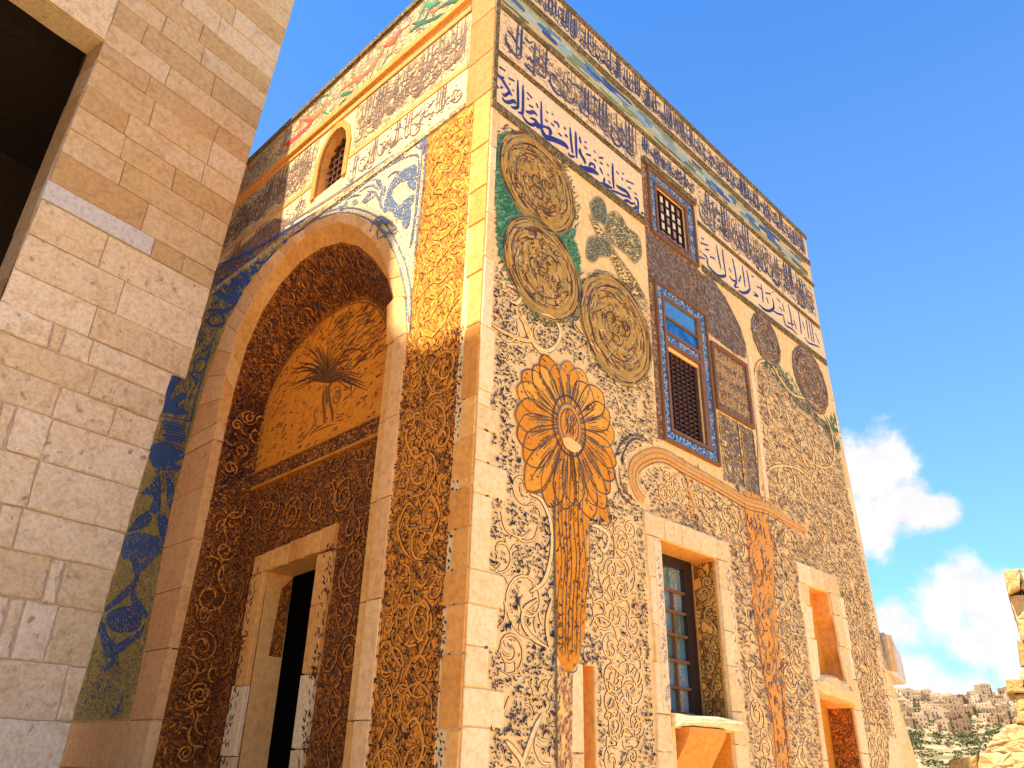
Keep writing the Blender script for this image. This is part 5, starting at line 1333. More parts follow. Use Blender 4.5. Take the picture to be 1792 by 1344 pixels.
for p in ([(610, 60), (590, 200), (640, 240)], [(600, 260), (570, 300), (590, 440), (620, 480), (640, 400), (630, 300)], [(585, 300), (600, 500), (655, 620), (690, 640)], [(655, 520), (640, 560), (660, 600), (685, 570), (670, 520), (655, 515)], [(600, 560), (620, 700), (650, 780), (640, 860)], [(670, 640), (690, 760), (700, 860), (690, 930), (660, 950)], [(600, 520), (585, 560), (600, 640), (640, 900), (680, 1100), (700, 1344)],
          [(720, 900), (735, 1100), (760, 1344)], [(625, 640), (610, 670), (625, 720), (640, 690), (625, 640)], [(655, 780), (645, 850), (665, 900), (685, 860), (670, 790)], [(545, 60), (560, 200), (570, 260)], [(680, 60), (660, 160), (690, 280), (710, 240), (740, 200), (720, 160), (690, 170), (670, 230), (700, 290), (740, 280)]): rb.add(P_(p, 1100, 850, 2.72), .014, .014, mi=1)
for _ in range(130):
    y = random.uniform(100, 1340); xl = np.interp(y, [130, 520, 760, 960, 1344], [560, 590, 618, 658, 703]); xr = np.interp(y, [130, 520, 740, 1000, 1344], [648, 692, 712, 742, 772]); x = random.uniform(xl, xr)
    rb.add(P_([(x, y), (x + random.uniform(-5, 9), y + 14), (x + random.uniform(-4, 10), y + 34)], 1100, 850, 2.72), .02, .014, mi=1)
rb.build('garland', [M['garland'], M['farmk']], B)
# large pale scroll lines through the field
rbv = Rib(RF); rbo = Rib(RF)
scr = [P_(p, 780, 780, 2.3825) for p in ([(350, 200), (400, 230), (435, 320), (440, 440), (410, 560), (350, 610)], [(380, 640), (330, 680), (320, 740), (360, 800), (420, 840)], [(440, 640), (420, 740), (430, 840)], [(250, 1230), (300, 1290), (330, 1344)], [(400, 1120), (370, 1180), (340, 1260), (310, 1344)], [(600, 330), (640, 340), (680, 380), (660, 440), (630, 400)])]
scr += [P_(p, 840, 400, 3.36) for p in ([(150, 330), (200, 350), (240, 400), (210, 440), (170, 420)], [(60, 560), (160, 620), (280, 660), (300, 620), (230, 520)], [(250, 540), (290, 640), (350, 720), (400, 740)], [(330, 500), (420, 520), (470, 600), (450, 680), (390, 720), (320, 680), (290, 600)], [(600, 640), (680, 700), (760, 780), (850, 850)], [(560, 560), (620, 640), (640, 720)])]
scr += [P_(p, 1120, 500, 3.36) for p in ([(700, 1240), (690, 900), (670, 600), (690, 460), (760, 450), (830, 560), (900, 640), (1000, 680), (1100, 790), (1140, 960), (1120, 1060), (1040, 1060), (920, 980), (780, 900)], [(720, 1200), (760, 1080), (860, 1060), (960, 1100), (1060, 1220)], [(740, 1300), (720, 1000)])]
bad_ = [disc(FC, 0, .80, 24, 1.1), ST, st2, rect(2.2, 4.05, 1.0, 4.05), rect(5.5, 6.95, .8, 4.12), rect(.95, 1.55, .8, 2.5)] + [disc(m_[0], 0, m_[1] * 1.1, el=m_[2]) for m_ in MEDS] + [G1]
gl_ = cr(np.array(g_), 3)
class Thin(Sub):
    def add(s, p, *a, **k):
        p = np.asarray(p)
        if min(np.hypot(gl_[:, 0] - q[0], gl_[:, 1] - q[1]).min() for q in p[::3]) < .13: return
        Sub.add(s, p, *a, **k)
for reg_, R_, sd_ in (([(.45, .9), (2.2, .9), (2.35, 5.4), (1.6, 5.8), (.25, 5.5), (.25, 3)], .30, 401), ([(1.6, .9), (2.2, .9), (2.4, 4.0), (1.6, 3.6)], .16, 402), ([(4.0, 4.7), (4.0, 1.0), (5.5, 1.0), (5.5, 5.2), (4.9, 4.6)], .24, 403), ([(5.2, 4.2), (7.6, 4.1), (7.6, 6.1), (5.2, 6.6)], .34, 404), ([(6.95, 1.5), (7.7, 1.5), (7.7, 4.2), (6.95, 4.2)], .2, 405), ([(2.6, 4.0), (4.4, 4.05), (4.0, 4.5), (2.6, 4.5)], .13, 406)):
    vines(RF, reg_, R_, Thin(rbv, bad_), Thin(rbo, bad_), .017, wv=.008, wk=.004, seed=sd_)
for p in scr:
    rbo.add(p, .056, .004, crown=.001, taper=.6); rbv.add(p, .038, .008, crown=.004, taper=.4)
mask.ribs(rbv, .004); rbv.build('pale_scrolls', M['vine_tan'], B); rbo.build('scroll_outline', M['brownmk'], B)
mask.line(cr(np.array(g_)), .085)
avoid = [petal(-math.pi / 2 + (i + .5) / NP * 2 * math.pi, .8, .12, 0, .1 if math.sin(-math.pi / 2 + (i + .5) / NP * 2 * math.pi) < 0 else 0) for i in range(NP)] + [disc(FC, 0, .62, 24, 1.02), ST, st2, LB[0], rect(2.30, 3.98, 1.3, 3.94), rect(5.62, 6.86, .8, 4.05), rect(1.0, 1.52, .8, 2.38), [(8.0, 6)] * 3] + [disc(m_[0], 0, m_[1] * 1.04, el=m_[2]) for m_ in MEDS] + [G1]
rpoly('speckled_field', M['marksground'], [(.08, .8), (7.95, .8), (7.95, 4.2), (7.72, 5.6), (7.70, 6.2), (7.4, 6.55), (6.6, 6.62), (6.2, 6.86), (5.6, 6.9), (5.22, 6.80), (5.15, 5.6), (5.12, 4.70), (3.98, 4.66), (2.7, 4.70), (2.60, 5.5), (2.66, 6.6), (2.4, 6.7), (1.5, 6.3), (1.42, 5.84), (1.15, 5.62), (.78, 5.52), (.4, 5.66), (.08, 5.84)], .003, 0) if False else None
tone = lambda U, Z: np.sin(U * 3.1 + 1) * np.cos(Z * 2.3 + U) + .5 * np.sin(U * 7.3 - Z * 5.1)
U, Z = jgrid(.1, 7.95, .85, 6.95, .038, .36)
k = inpoly(U, Z, FIELD) & ~mask.hit(U, Z)
for a in avoid:
    k &= ~(inpoly(U, Z, a) & ((rs.rand(len(U)) < .86) if (a is ST or a is st2) else True))
k &= np.array([not any(b2 <= z <= a2 and u < w2 + .015 for a2, b2, w2 in RQ) if u < .45 else True for u, z in zip(U, Z)])
# worn bare patches
k &= ~((tone(U * 1.7, Z * 1.3) > 1.05) & (rs.rand(len(U)) < .8))
U, Z = U[k], Z[k]; n = len(U)
nearK = np.clip(1 - (U - 1.2) / 1.6 - np.clip((Z - 4.2) / 2.5, 0, 1) * .7, 0, 1)
mi = np.where(rs.rand(n) < .12 + .85 * nearK, 0, np.where(U > 3.6, 2, 1))
sz = (1.0 + .15 * (mi == 0)) * np.exp(rs.normal(0, .28, n))
ang = np.where(mi == 0, rs.normal(.2, 1.1, n), rs.normal(-.75, .45, n))
marks(RF, U, Z, ang, rs.uniform(.020, .042, n) * sz, rs.uniform(.007, .016, n) * sz * np.where(U > 4, 1.15, 1.), rs.uniform(-.9, .9, n), .013, 'leaf_marks', [M['navy'], M['brownmk'], M['farmk']], B, mi=mi)
# a second, finer layer: cut ends, dots
j_ = rs.rand(n) < .45; U2, Z2 = U[j_] + rs.normal(0, .018, j_.sum()), Z[j_] + rs.normal(0, .018, j_.sum()); n2_ = len(U2)
marks(RF, U2, Z2, ang[j_] + rs.normal(1.5, .5, n2_), rs.uniform(.015, .035, n2_), rs.uniform(.008, .016, n2_), rs.uniform(-.9, .9, n2_), .009, 'leaf_marks', [M['navy'], M['brownmk'], M['farmk']], B, mi=mi[j_])
# long thin diagonal strokes on the far part of the wall
U, Z = jgrid(3.0, 7.8, 2.2, 6.8, .11); k = inpoly(U, Z, FIELD)
for a in avoid: k &= ~inpoly(U, Z, a)
U, Z = U[k], Z[k]; n = len(U)
marks(RF, U, Z, rs.normal(-.55, .4, n), rs.uniform(.08, .17, n), rs.uniform(.012, .02, n), rs.uniform(-.6, .6, n), .010, 'long_strokes', isl('sienna_strokes', [(.26, .11, .04), (.15, .08, .04), (.34, .17, .06), (.10, .09, .08), (.42, .26, .12), (.60, .46, .28)]), B)

# ---- low window with stone surround and reflecting panes
def surround(us_, zt0, zt1, zl_, ua, ub, uc, ud, w1=.03, mat=M['quoin']):
    for a, b_ in zip(us_[:-1], us_[1:]): stone(RF, [(a, zt0), (b_ - .007, zt0), (b_ - .007, zt1), (a, zt1)], 0, w1, 'lintel_stone', mat, B, b=.008, jit=.005)
    for side, (x0, x1) in enumerate(((ua, ub), (uc, ud))):
        for i, (a, b_) in enumerate(zip(zl_[:-1], zl_[1:])):
            q = random.uniform(-.03, .03)
            if side == 0: stone(RF, [(x0 + q, a), (x1, a), (x1, b_ - .008), (x0 + q, b_ - .008)], 0, w1, 'jamb_stone', mat, B, b=.008, jit=.006)
            else: stone(RF, [(x0, a + .1), (x1 + q, a + .1), (x1 + q, b_ + .092), (x0, b_ + .092)] if b_ < zl_[-1] else [(x0, a + .1), (x1, a + .1), (x1, b_ - .008), (x0, b_ - .008)], 0, w1, 'jamb_stone', mat, B, b=.008, jit=.006)


surround([2.32, 2.66, 2.98, 3.33, 3.66, 3.93], 3.715, 3.94, [1.2, 1.75, 2.06, 2.5, 2.85, 3.3, 3.71], 2.36, 2.565, 3.665, 3.90)
MB().poly(RF, rect(2.44, 2.56, 2.1, 3.66), .036, .0).build('inscribed_jamb', M['cream'], B)
rb = Rib(RF); script(Face(RF.P(0, 0), AZ, 1), 0, 0, 0, 1, rb)
rg = random.Random(101)
for i in range(46):
    z_ = rg.uniform(2.12, 3.62); u_ = rg.uniform(2.45, 2.52)
    rb.add([(u_, z_), (u_ + .03, z_ + rg.uniform(-.03, .03)), (u_ + .04, z_ + rg.uniform(-.06, .06))], .010, .039)
for i in range(26):
    z_ = rg.uniform(2.4, 3.6); u_ = rg.uniform(3.80, 3.87)
    rb.add([(u_, z_), (u_ + .02, z_ + rg.uniform(-.03, .03)), (u_ + .03, z_ + rg.uniform(-.06, .06))], .009, .034)
rb.build('jamb_script', isl('pale_violet_lines', [(.36, .28, .30), (.30, .24, .28), (.5, .42, .38)]), B)
RVD = -.34
reveal(RF, LOWW, -.021, RVD, 'window_reveal', M['shaded_reveal'])
RR = Face(RF.P(3.658, 0, 0), math.atan2(-RF.n[0], -RF.n[1]), 1)   # right reveal, u runs inwards
if RR.n @ RF.d > 0: RR.n = -RR.n
MB().poly(RR, rect(.03, .30, 2.10, 3.68), .006, 0).build('carved_reveal', M['stone_dark_carved'], B)
rb = Rib(RR); rk = Rib(RR); vines(RR, rect(.04, .29, 2.12, 3.66), .13, rb, rk, .022, wv=.014, wk=.009, seed=9)
rb.add([(.035, 2.1), (.035, 3.67)], .014, .012, smooth=False, taper=None); rb.add([(.295, 2.1), (.295, 3.67)], .014, .012, smooth=False, taper=None)
rb.build('scroll_relief', isl('ochre_reveal_vine', [(.50, .32, .10), (.46, .27, .07)]), B); rk.build('scroll_outline', M['dark'], B)
SO = []
wl = MB().poly(RF, rect(2.57, 3.66, 2.08, 3.71), RVD - .02, None, holes=[rect(2.60, 3.52, 2.12, 3.62)]).build('paned_window', M['wooddk'], B)
wl2 = MB()
for r_ in ((2.57, 2.60, 2.08, 3.71), (3.50, 3.66, 2.08, 3.71), (2.60, 3.50, 3.60, 3.71), (2.60, 3.50, 2.08, 2.12)): wl2.bar(RF, *r_, RVD - .06, RVD + .02)
wl2.build('frame', M['wooddk'], wl)
rowz = [2.12, 2.36, 2.62, 2.88, 3.12, 3.34, 3.60]
for j, (a, b_) in enumerate(zip(rowz[:-1], rowz[1:])):
    MB().bar(RF, 2.60, 3.50, a - .014, a + .014, RVD - .04, RVD + .012).build('bar', M['woodfr'], wl)
    cols = [2.60, 2.83, 3.05, 3.28, 3.50]
    for c0, c1 in zip(cols[:-1], cols[1:]):
        dz_ = random.uniform(-.012, .012)
        q = [RF.P(c0, a, RVD - .03), RF.P(c1, a, RVD - .03 + dz_), RF.P(c1, b_, RVD - .03 + dz_ * .5), RF.P(c0, b_, RVD - .03 - dz_)]
        link('pane', q, [(0, 1, 2, 3)], M['mirror'], wl)
for c_ in (2.83, 3.05, 3.28): MB().bar(RF, c_ - .01, c_ + .01, 2.12, 3.34, RVD - .035, RVD + .006).build('bar', M['woodfr'], wl)
# sill and broken bracket below
stone(RF, [(2.58, 1.97), (3.74, 1.97), (3.74, 2.07), (2.58, 2.07)], -.3, .10, 'sill', M['quoin'], B, b=.02, jit=.012, n=5, rough=.01)
cb = MB(); prof = [(.10, 1.965), (.085, 1.90), (.02, 1.80), (-.08, 1.66), (-.16, 1.5), (-.20, 1.3), (-.29, 1.2), (-.29, 1.965)]
for i in range(len(prof) - 2):
    (w0_, za_), (w1_, zb_) = prof[i], prof[i + 1]
    for ua_, ub_ in ((2.76, 2.92), (2.92, 3.08), (3.08, 3.24), (3.24, 3.40)):
        cb.quad(RF.P(ua_, za_, w0_), RF.P(ub_, za_, w0_), RF.P(ub_, zb_, w1_), RF.P(ua_, zb_, w1_))
for ua_ in (2.76, 3.40):
    k0 = len(cb.v); cb.v += [RF.P(ua_, z_, w_) for i, (w_, z_) in enumerate(prof)]; cb.f.append(tuple(range(k0, k0 + len(prof)))); cb.m.append(0)
cb.build('bracket', M['quoinL'], B, smooth=False)

# ---- narrow niche with stone surround, ledge
surround([5.62, 5.98, 6.36, 6.72], 3.785, 4.04, [1.2, 1.75, 2.25, 2.62, 3.0, 3.4, 3.78], 5.60, 5.72, 6.70, 6.90)
for i, (a, b_) in enumerate(((2.62, 3.1), (3.11, 3.5), (3.51, 3.78))):
    stone(RF, [(5.60, a), (5.82, a), (5.86, b_), (5.60, b_)], 0, .032, 'jamb_stone', M['quoin'], B, b=.006); stone(RF, [(6.58 - .03 * i, a), (6.78, a), (6.76, b_), (6.50 - .01 * i, b_)], 0, .032, 'jamb_stone', M['quoin'], B, b=.006)
stone(RF, [(5.70, 2.50), (6.10, 2.46), (6.5, 2.44), (6.74, 2.36), (6.72, 2.55), (6.5, 2.66), (6.2, 2.70), (5.86, 2.68), (5.72, 2.62)], -.2, .06, 'ledge', M['quoin'], B, b=.03, jit=.02, rough=.015)
NR = Face(RF.P(6.72, 0, 0), math.atan2(-RF.n[0], -RF.n[1]), 1)
if NR.n @ RF.d > 0: NR.n = -NR.n
MB().poly(NR, rect(.03, .33, 1.25, 2.42), .01, 0).build('carved_reveal', M['orange_carved'], B)
# rough bare stonework towards the far base
stone(RF, [(7.35, .9), (8.0, .9), (8.05, 2.0), (7.7, 2.1), (7.5, 1.6)], 0, .02, 'patch_stone', M['quoin'], B, jit=.02, n=4)
for z0_, z1_ in ((2.0, 2.6), (2.62, 3.3), (3.32, 4.0), (4.02, 4.8), (4.82, 5.6), (5.62, 6.4), (6.42, 7.05), (7.07, 7.66)):
    uu = float(np.interp(z1_, [1.7, 2.5, 2.95, 3.4, 4.34, 7.1, 7.8], [8.55, 8.30, 8.14, 8.04, 8.0, 7.84, 7.81]))
    stone(RF, [(7.80 if z0_ > 3 else 7.84, z0_), (uu, z0_), (uu - .01, z1_), (7.76 if z0_ > 3 else 7.8, z1_)], 0, .012, 'quoin_stone', M['quoin'], B, b=.006, jit=.01, n=3)

# =================================================================== STONE TOWER ON THE LEFT
TW = empty('limestone_tower', tuple(WF.P(-1.0, -.4)), label='weathered limestone tower wall with a deep dark opening, beside the mosaic building', cat='building')
_o = B; B = TW
uR = lambda z: float(np.interp(z, [0, 2, 7.02, 7.03, 9.46, 16.4, 18], [.66, .69, .90, 1.13, 1.23, 1.61, 1.7]))
uLz = lambda z: float(np.interp(z, [0, 7, 8.8, 12, 18], [-1.72, -1.68, -1.63, -1.57, -1.45]))
ZT = 17.6
zs = [-.42, .15, .55, 1.25, 1.97, 2.62, 3.33, 3.9, 4.43, 5.09, 5.70, 6.18, 6.62, 7.03, 7.55, 8.15, 8.76, 9.11, 9.67, 10.14, 10.6, 11.05, 11.6, 12.02, 12.5, 13.0, 13.45, 13.9, 14.4, 14.9, 15.4, 15.9, 16.4, 17.0, ZT]
core = MB()
core.poly(WF, [(-1.70, -.42), (.62, -.42), (.66, 2), (.87, 7.0), (1.1, 7.04), (1.2, 9.46), (1.58, 16.4), (1.67, ZT), (-1.45, ZT), (-1.57, 12), (-1.66, 8.8)], -.028, None)
core.poly(WF, [(-1.57, 12.02), (-1.45, ZT), (-5.5, ZT), (-5.5, 12.02)], -.014, None)
core.poly(WF, [(-5.5, -.42), (-5.5, ZT), (-6.7, ZT), (-6.7, -.42)], -.014, None)
core.build('wall_core', M['mortar'], TW)
rg = random.Random(200)
for i, (z0_, z1_) in enumerate(zip(zs[:-1], zs[1:])):
    a0, a1 = uLz(z0_), uLz(z1_); b0, b1 = uR(z0_ + .01), uR(z1_ - .01)
    brk = []; u_ = -1.66 + rg.uniform(.6, 1.6)
    while u_ < .55 + .3 * (z0_ > 7): brk.append(u_); u_ += rg.uniform(.75, 1.7)
    L_ = [(a0, a1)] + [(q, q + rg.uniform(-.02, .02)) for q in brk] + [(b0, b1)]
    if i == 16:
        stone(WF, [(a0 - .02, z0_ + .012), (.06, z0_ + .012), (.06, z1_ - .012), (a1 - .02, z1_ - .012)], -.1, .02, 'string_course', M['marble'], TW, b=.012, jit=.004, n=4)
        L_ = [(.07, .07), (.62, .62), (b0, b1)]
    g = .006 if z0_ > 7 else .011
    for (p0, p1), (q0, q1) in zip(L_[:-1], L_[1:]):
        if z0_ >= 2.6 and z0_ < 8 and rg.random() < .12 and q0 - p0 > .8:   # a stone broken by a small filler
            mm_ = (p0 + q0) / 2 + rg.uniform(-.1, .1)
            parts_ = [((p0, p1), (mm_, mm_ - .02)), ((mm_ + .01, mm_ - .01), (mm_ + .17, mm_ + .16)), ((mm_ + .18, mm_ + .17), (q0, q1))]
        else: parts_ = [((p0, p1), (q0, q1))]
        for (x0, x1), (y0, y1) in parts_:
            dz0, dz1 = rg.uniform(-.004, .004), rg.uniform(-.004, .004)
            stone(WF, [(x0 + g, z0_ + g + dz0), (y0 - g, z0_ + g + dz0), (y1 - g, z1_ - g + dz1), (x1 + g, z1_ - g + dz1)], -.05, .0 + rg.uniform(-.004, .010) * (2 if z0_ < 7 else 1), 'stone', M['wall'] if z0_ < 8.5 else M['wall_hi'], TW, b=.010 if z0_ > 7 else .018, jit=.006 if z0_ > 7 else .012, n=4 if z0_ < 8 else 3, rough=.003 if z0_ > 7 else .008)
# lintel over the opening and masonry above it
u_ = -1.575
k = 0
for z0_, z1_ in ((12.03, 13.1), (13.11, 13.9), (13.91, 14.8), (14.81, 15.8), (15.81, 16.7), (16.71, ZT)):
    u_ = uLz(z0_) - .012; 
    while u_ > -5.4:
        l = 2.6 if k == 0 else rg.uniform(.8, 1.4); stone(WF, [(u_ - l, z0_), (u_, z0_), (u_ + .06 * (l < 0), z1_), (u_ - l, z1_)], -.5 if k == 0 else -.05, .05 if z0_ < 13 else .0, 'lintel' if k == 0 else 'stone', M['wall'] if k < 2 else M['wall_hi'], TW, b=.015, jit=.012, n=5, rough=.01); u_ -= l + .012; k += 1
# jamb return and dark room behind the opening
jb = [-.42, 1.2, 2.4, 3.5, 4.6, 5.6, 6.5, 7.4, 8.3, 9.1, 10.0, 10.9, 11.5, 12.02]
for z0_, z1_ in zip(jb[:-1], jb[1:]):
    mj = MB(); d_ = .50 + rg.uniform(-.05, .05); ua, ub = uLz(z0_), uLz(z1_)
    a, b_, c_, e_ = WF.P(ua, z0_ + .008, -.01), WF.P(ub, z1_ - .008, -.01), WF.P(ub + .0, z1_ - .008, -d_), WF.P(ua + .0, z0_ + .008, -d_)
    off = -WF.d * .012
    mj.quad(a + off, b_ + off, c_ + off, e_ + off); mj.quad(a + off, e_ + off, e_ - off * 4, a - off * 4); mj.quad(b_ + off, c_ + off, c_ - off * 4, b_ - off * 4); mj.quad(c_ + off, e_ + off, e_ - off * 6, c_ - off * 6)
    mj.build('jamb_stone', M['wall_hi'], TW)
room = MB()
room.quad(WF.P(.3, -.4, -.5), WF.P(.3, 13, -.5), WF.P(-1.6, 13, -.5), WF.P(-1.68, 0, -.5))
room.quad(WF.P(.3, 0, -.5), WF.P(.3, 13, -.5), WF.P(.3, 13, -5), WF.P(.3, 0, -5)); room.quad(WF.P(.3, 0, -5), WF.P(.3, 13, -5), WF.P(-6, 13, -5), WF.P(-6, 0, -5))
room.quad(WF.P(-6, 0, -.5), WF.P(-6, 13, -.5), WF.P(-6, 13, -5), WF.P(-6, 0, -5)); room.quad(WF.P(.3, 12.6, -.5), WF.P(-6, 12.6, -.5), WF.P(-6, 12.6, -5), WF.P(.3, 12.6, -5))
room.build('dark_room', M['shade_stone'], TW)
# body: far flank, back and top
bd = MB(); Q4 = [(1.25, -.04), (.5, -5.5), (-6.7, -5.5), (-6.7, -.02)]
for (ua_, wa_), (ub_, wb_) in zip(Q4[:-1], Q4[1:]): bd.quad(WF.P(ua_ if ua_ < 1.2 else .38, -.42, wa_), WF.P(ub_ if ub_ < 0 else .1, -.42, wb_), WF.P(ub_, ZT, wb_), WF.P(ua_, ZT, wa_))
bd.quad(*[WF.P(u_, ZT, w_) for u_, w_ in Q4])
bd.build('body', M['wall_hi'], TW)
# unseen mass added to shade the arch, its top shaped to the shadow edge
wg = MB()
SF = lambda u, z, w=7.2: None
el = math.tan(SUN_EL); azd = SUN_AZ - (AZ - math.pi / 2 + math.pi / 2 + math.pi)  # sun azimuth relative to LF normal (225 deg)
def up_(u, z, w=7.2):
    r_ = w / math.cos(azd); return (u + w * math.tan(azd), z + r_ * el)
prof = [up_(-.6, 5.0), up_(.9, 5.15), up_(1.35, 5.6), up_(1.5, 7.0), up_(2.2, 7.55), up_(3.4, 8.15), up_(4.6, 8.3), up_(5.6, 8.6), up_(7.5, 8.8)]
pl = [(prof[0][0], 0)] + prof + [(prof[-1][0], 0)]
wg.poly(LF, pl, 7.2, 9.5, back=True); wg.build('shade_caster', M['wall_hi'], TW)
B = _o

# =================================================================== RUIN ON THE RIGHT
RU = empty('ruined_wall', tuple(EYE * [1, 1, 0] + ray(1790, 1200) * 15 * np.array([1, 1, 0])), label='broken yellow limestone wall end with rubble at its foot, at the edge of the hilltop', cat='wall')
az_r = math.radians(32.3); UFo = np.array([math.sin(az_r), math.cos(az_r)]) * 15
UF = Face(UFo, az_r + math.pi / 2, 1)
if UF.n @ np.array([UFo[0], UFo[1], 0]) > 0: UF.n = -UF.n
M['ruin'] = rock('yellow_limestone', (.48, .29, .10), (.56, .38, .16), (.58, .45, .25), sc=2.2, bump=.8, pit=.5, rnd=.1, stain=.45)


def rough(F, poly, w0, w1, name, mat, parent, amp=.05, n=5):
    """a broken block: its faces subdivided and knocked about"""
    pts = []
    for i in range(len(poly)):
        p = poly[i]; q = poly[(i + 1) % len(poly)]
        for k in range(n): t = k / n; pts.append((p[0] + (q[0] - p[0]) * t, p[1] + (q[1] - p[1]) * t))
    N = len(pts); cx = sum(p[0] for p in pts) / N; cz = sum(p[1] for p in pts) / N; V = []; Fc = []; Lr = [(1, w0), (1.02, w0 * .6 + w1 * .4), (1, w1 - amp), (.82, w1), (.45, w1 + amp * .3)]
    for s_, w_ in Lr:
        for p in pts: V.append(F.P(cx + (p[0] - cx) * s_ + random.uniform(-amp, amp) * .5, cz + (p[1] - cz) * s_ + random.uniform(-amp, amp) * .5, w_ + random.uniform(-amp, amp) * .6))
    V.append(F.P(cx, cz, w1 + amp * .4))
    for r_ in range(len(Lr) - 1):
        for i in range(N): j = (i + 1) % N; Fc.append((r_ * N + i, r_ * N + j, (r_ + 1) * N + j, (r_ + 1) * N + i))
    for i in range(N): Fc.append(((len(Lr) - 1) * N + i, (len(Lr) - 1) * N + (i + 1) % N, len(Lr) * N))
    return link(name, V, Fc, mat, parent)


def up(pts): return [UF.uz(x, y) for x, y in pts]
for pts, am in (([(1757, 1002), (1784, 997), (1786, 1030), (1765, 1040)], .02), ([(1786, 997), (1840, 990), (1840, 1035), (1788, 1030)], .02), ([(1766, 1042), (1840, 1036), (1840, 1085), (1779, 1085)], .025), ([(1780, 1087), (1840, 1087), (1840, 1125), (1788, 1122)], .02), ([(1779, 1120), (1840, 1126), (1840, 1165), (1786, 1165)], .03),
                ([(1787, 1166), (1840, 1166), (1840, 1192), (1784, 1190)], .02), ([(1760, 1190), (1790, 1188), (1792, 1212), (1762, 1212)], .015), ([(1792, 1190), (1840, 1190), (1840, 1214), (1794, 1214)], .02), ([(1776, 1214), (1840, 1214), (1840, 1268), (1780, 1266)], .04), ([(1760, 1268), (1840, 1266), (1840, 1320), (1725, 1318), (1724, 1305), (1742, 1288)], .05),
                ([(1712, 1316), (1770, 1318), (1775, 1360), (1710, 1362)], .05), ([(1772, 1318), (1850, 1318), (1850, 1365), (1776, 1362)], .05), ([(1660, 1330), (1708, 1322), (1712, 1365), (1662, 1365)], .04), ([(1640, 1362), (1850, 1362), (1870, 1480), (1620, 1480)], .05), ([(1620, 1480), (1870, 1480), (1880, 1700), (1600, 1700)], .05)):
    rough(UF, up(pts), -1.4, 0 + random.uniform(-.1, .15), 'stone', M['ruin'], RU, amp=am * .8)

# =================================================================== TOWN ON THE FAR HILL
house_wall = rock('house_render', (.27, .165, .08), (.36, .24, .13), (.46, .34, .21), sc=.08, bump=0., pit=0., rnd=.25, stain=.1)
win_dark = plain('house_window_dark', (.07, .06, .06), .5)
roofred = plain('house_roof_clay', (.32, .17, .10), .9)
leaf = isl('hillside_leaves', [(.05, .07, .02), (.09, .10, .03), (.04, .05, .02), (.12, .11, .03)])


def house_mesh(w, d, h, floors, nw, seed):
    rg = random.Random(seed); V = []; Fc = []; mi = []
    def box(x0, x1, y0, y1, z0, z1, m_):
        k = len(V); V.extend([(x, y, z) for z in (z0, z1) for x, y in ((x0, y0), (x1, y0), (x1, y1), (x0, y1))])
        for q in ((0, 1, 5, 4), (1, 2, 6, 5), (2, 3, 7, 6), (3, 0, 4, 7), (4, 5, 6, 7)): Fc.append(tuple(k + i for i in q)); mi.append(m_)
    box(-w / 2, w / 2, -d / 2, d / 2, -4, h, 0); box(-w / 2, w / 2, -d / 2, -d / 2 + .3, h, h + .6, 0); box(-w / 2, -w / 2 + .3, -d / 2 + .3, d / 2, h, h + .6, 0)
    if rg.random() < .7: box(w * .05, w * .38, -d * .1, d * .35, h, h + 2.2, 0)
    for f in range(floors):
        z = f * h / floors + .9
        for i in range(nw):
            x = -w / 2 + (i + .5) * w / nw
            if rg.random() < .85: box(x - .55, x + .55, -d / 2 - .08, -d / 2 + .1, z, z + 1.4, 1)
            if rg.random() < .3: box(x - 1.1, x + 1.1, -d / 2 - 1.0, -d / 2 - .02, z - .5, z - .2, 0)
    me = bpy.data.meshes.new('house')
    me.from_pydata(V, [], Fc); me.materials.append(house_wall); me.materials.append(win_dark); me.materials.append(roofred)
    for p, i in zip(me.polygons, mi): p.material_index = i
    me.update(); return me


HM = [(house_mesh(10, 9, 6.4, 2, 3, 1), 'small pale flat-roofed house of two storeys on the far hillside'), (house_mesh(13, 10, 9.5, 3, 4, 2), 'three-storey cream block of flats on the far hillside'), (house_mesh(8, 8, 3.6, 1, 2, 3), 'low single-storey white house on the far hillside'),
      (house_mesh(17, 10, 7, 2, 5, 4), 'long low pale house with a row of dark windows on the far hillside'), (house_mesh(9, 9, 12.5, 4, 3, 5), 'narrow four-storey pale building on the far hillside')]
rg = random.Random(300)
placed = []
tries = 0
while len(placed) < 215 and tries < 9000:
    tries += 1
    a = rg.uniform(24.6, 33.6); r = 770 + 510 * rg.random() ** .7
    x, y = r * math.sin(R(a)), r * math.cos(R(a))
    if any((x - q[0]) ** 2 + (y - q[1]) ** 2 < 11.5 ** 2 for q in placed): continue
    if r < 900 and rg.random() < .6: continue
    placed.append((x, y)); me, lb = HM[rg.choices(range(5), (5, 3, 4, 2, 1.2))[0]]
    o = bpy.data.objects.new('house', me); COL.objects.link(o)
    o.location = (x, y, terrain_z(r, R(a)) - .3); o.rotation_euler = (0, 0, -R(a) + rg.uniform(-.5, .5)); s_ = rg.uniform(.75, 1.15); o.scale = (s_, s_, s_ * rg.uniform(.85, 1.1))
    row_ = 'on the far skyline' if r > 1180 else 'high in the far town' if r > 1020 else 'halfway down the slope' if r > 860 else 'just above the terraces'
    sd_ = 'beside the building' if a < 27 else 'mid gap' if a < 30 else 'towards the ruined wall'
    setp(o, lb.split(' on the far')[0].replace(' with a row of dark windows', '').replace(' of two storeys', '') + ' ' + row_ + ', ' + sd_, 'house', 'houses on the far hillside')
ht = bpy.data.objects.new('tower_block', house_mesh(13, 12, 22, 6, 4, 9)); COL.objects.link(ht)
a = math.atan2(ray(1722, 1215)[0], ray(1722, 1215)[1]); r = 1130
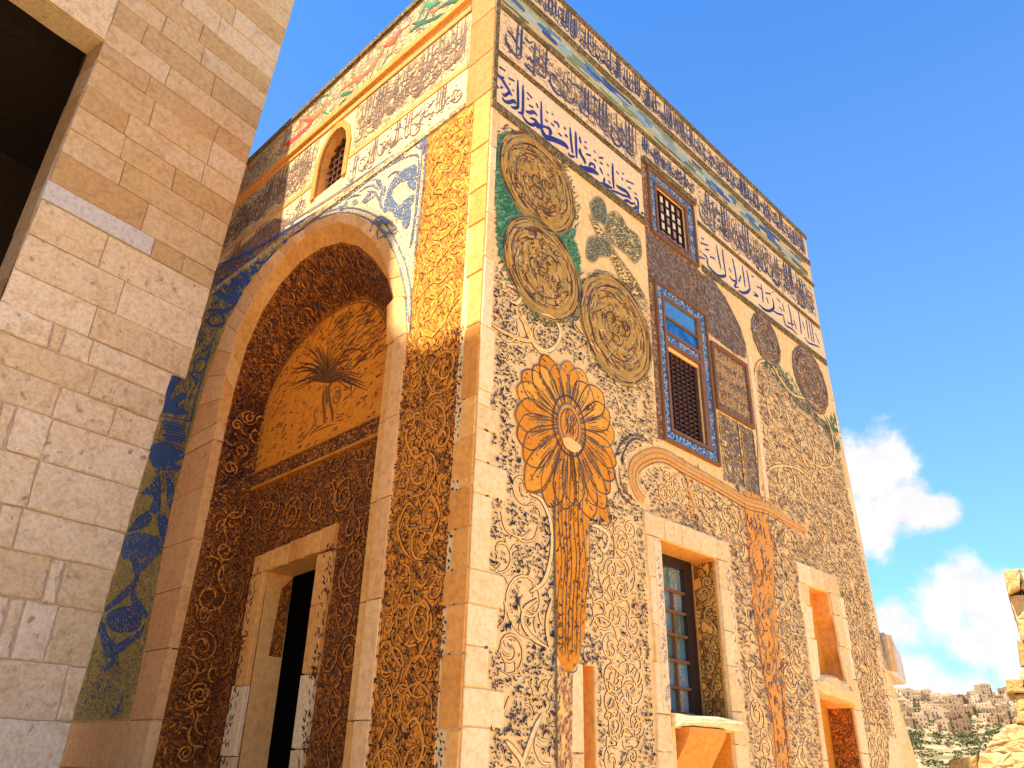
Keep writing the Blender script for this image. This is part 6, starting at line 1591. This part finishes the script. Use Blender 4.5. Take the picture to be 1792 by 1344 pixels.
ht.location = (r * math.sin(a), r * math.cos(a), terrain_z(r, a) - 1); ht.rotation_euler = (0, 0, -a + .6); setp(ht, 'tallest tower block standing up above the skyline of the far hill', 'tower block')

# trees and scrub on the hill
def crown_mesh(seed, tall):
    rg = random.Random(seed); V = []; Fc = []
    for i in range(170):
        a = rg.uniform(0, 6.28); t = rg.random(); z = (t * 8 if tall else (t ** .8) * 4.2) + .6
        rr = (1.3 * (1 - t * .75) if tall else 2.6 * math.sqrt(max(.05, 1 - (t * 2 - 1) ** 2))) * math.sqrt(rg.random())
        c = np.array([rr * math.cos(a), rr * math.sin(a), z]); s_ = rg.uniform(.35, .8)
        k = len(V)
        for _ in range(3): V.append(tuple(c + np.array([rg.uniform(-1, 1), rg.uniform(-1, 1), rg.uniform(-1, 1)]) * s_))
        Fc.append((k, k + 1, k + 2))
    k = len(V)
    for z, q in ((-1, .3), (2, .15)):
        for i in range(4): V.append((q * math.cos(i * 1.57), q * math.sin(i * 1.57), z))
    for i in range(4): Fc.append((k + i, k + (i + 1) % 4, k + 4 + (i + 1) % 4, k + 4 + i))
    me = bpy.data.meshes.new('tree'); me.from_pydata(V, [], Fc); me.materials.append(leaf); me.update(); return me


TM = [(crown_mesh(1, True), 'dark narrow cypress between the houses on the far hillside'), (crown_mesh(2, False), 'round olive green tree among the houses on the far hillside'), (crown_mesh(3, False), 'bushy tree on the terraces below the far houses')]
for i in range(95):
    a = rg.uniform(25, 33.2); r = rg.uniform(760, 1240) if i < 60 else rg.uniform(600, 760)
    j = (0 if rg.random() < .3 else 1) if i < 60 else 2
    o = bpy.data.objects.new('tree', TM[j][0]); COL.objects.link(o); s_ = rg.uniform(.9, 1.7)
    o.location = (r * math.sin(R(a)), r * math.cos(R(a)), terrain_z(r, R(a)) - .3); o.rotation_euler = (0, 0, rg.uniform(0, 6)); o.scale = (s_, s_, s_)
    setp(o, TM[j][1].replace('on the far hillside', '') .strip() + (' beside the building' if a < 27 else ' mid gap' if a < 30 else ' towards the ruined wall') + (', upper slope' if r > 980 else ', lower slope' if r < 720 else ', middle slope'), 'tree', 'trees on the far hillside')
V = []; rgn = np.random.RandomState(5); nS = 16000
Aa = np.radians(rgn.uniform(24, 34.5, nS)); Rr = 520 + 420 * rgn.rand(nS) ** 1.2
S_ = rgn.uniform(.5, 1.7, nS); c = np.stack([Rr * np.sin(Aa), Rr * np.cos(Aa), [terrain_z(r_, a_) for r_, a_ in zip(Rr, Aa)]], 1)
keep = (np.sin(Rr * .09) + np.sin(Aa * 140 + Rr * .02) * .8) > .1; c, S_ = c[keep], S_[keep]
VV = c[:, None] + rgn.uniform(-1, 1, (len(c), 3, 3)) * S_[:, None, None] * np.array([1.4, 1.4, 1.]) + np.array([0, 0, .6])
o = link('scrub', VV.reshape(-1, 3), np.arange(len(c) * 3).reshape(-1, 3), leaf); setp(o, 'low green scrub on the terraces below the far town', 'scrub', kind='stuff')
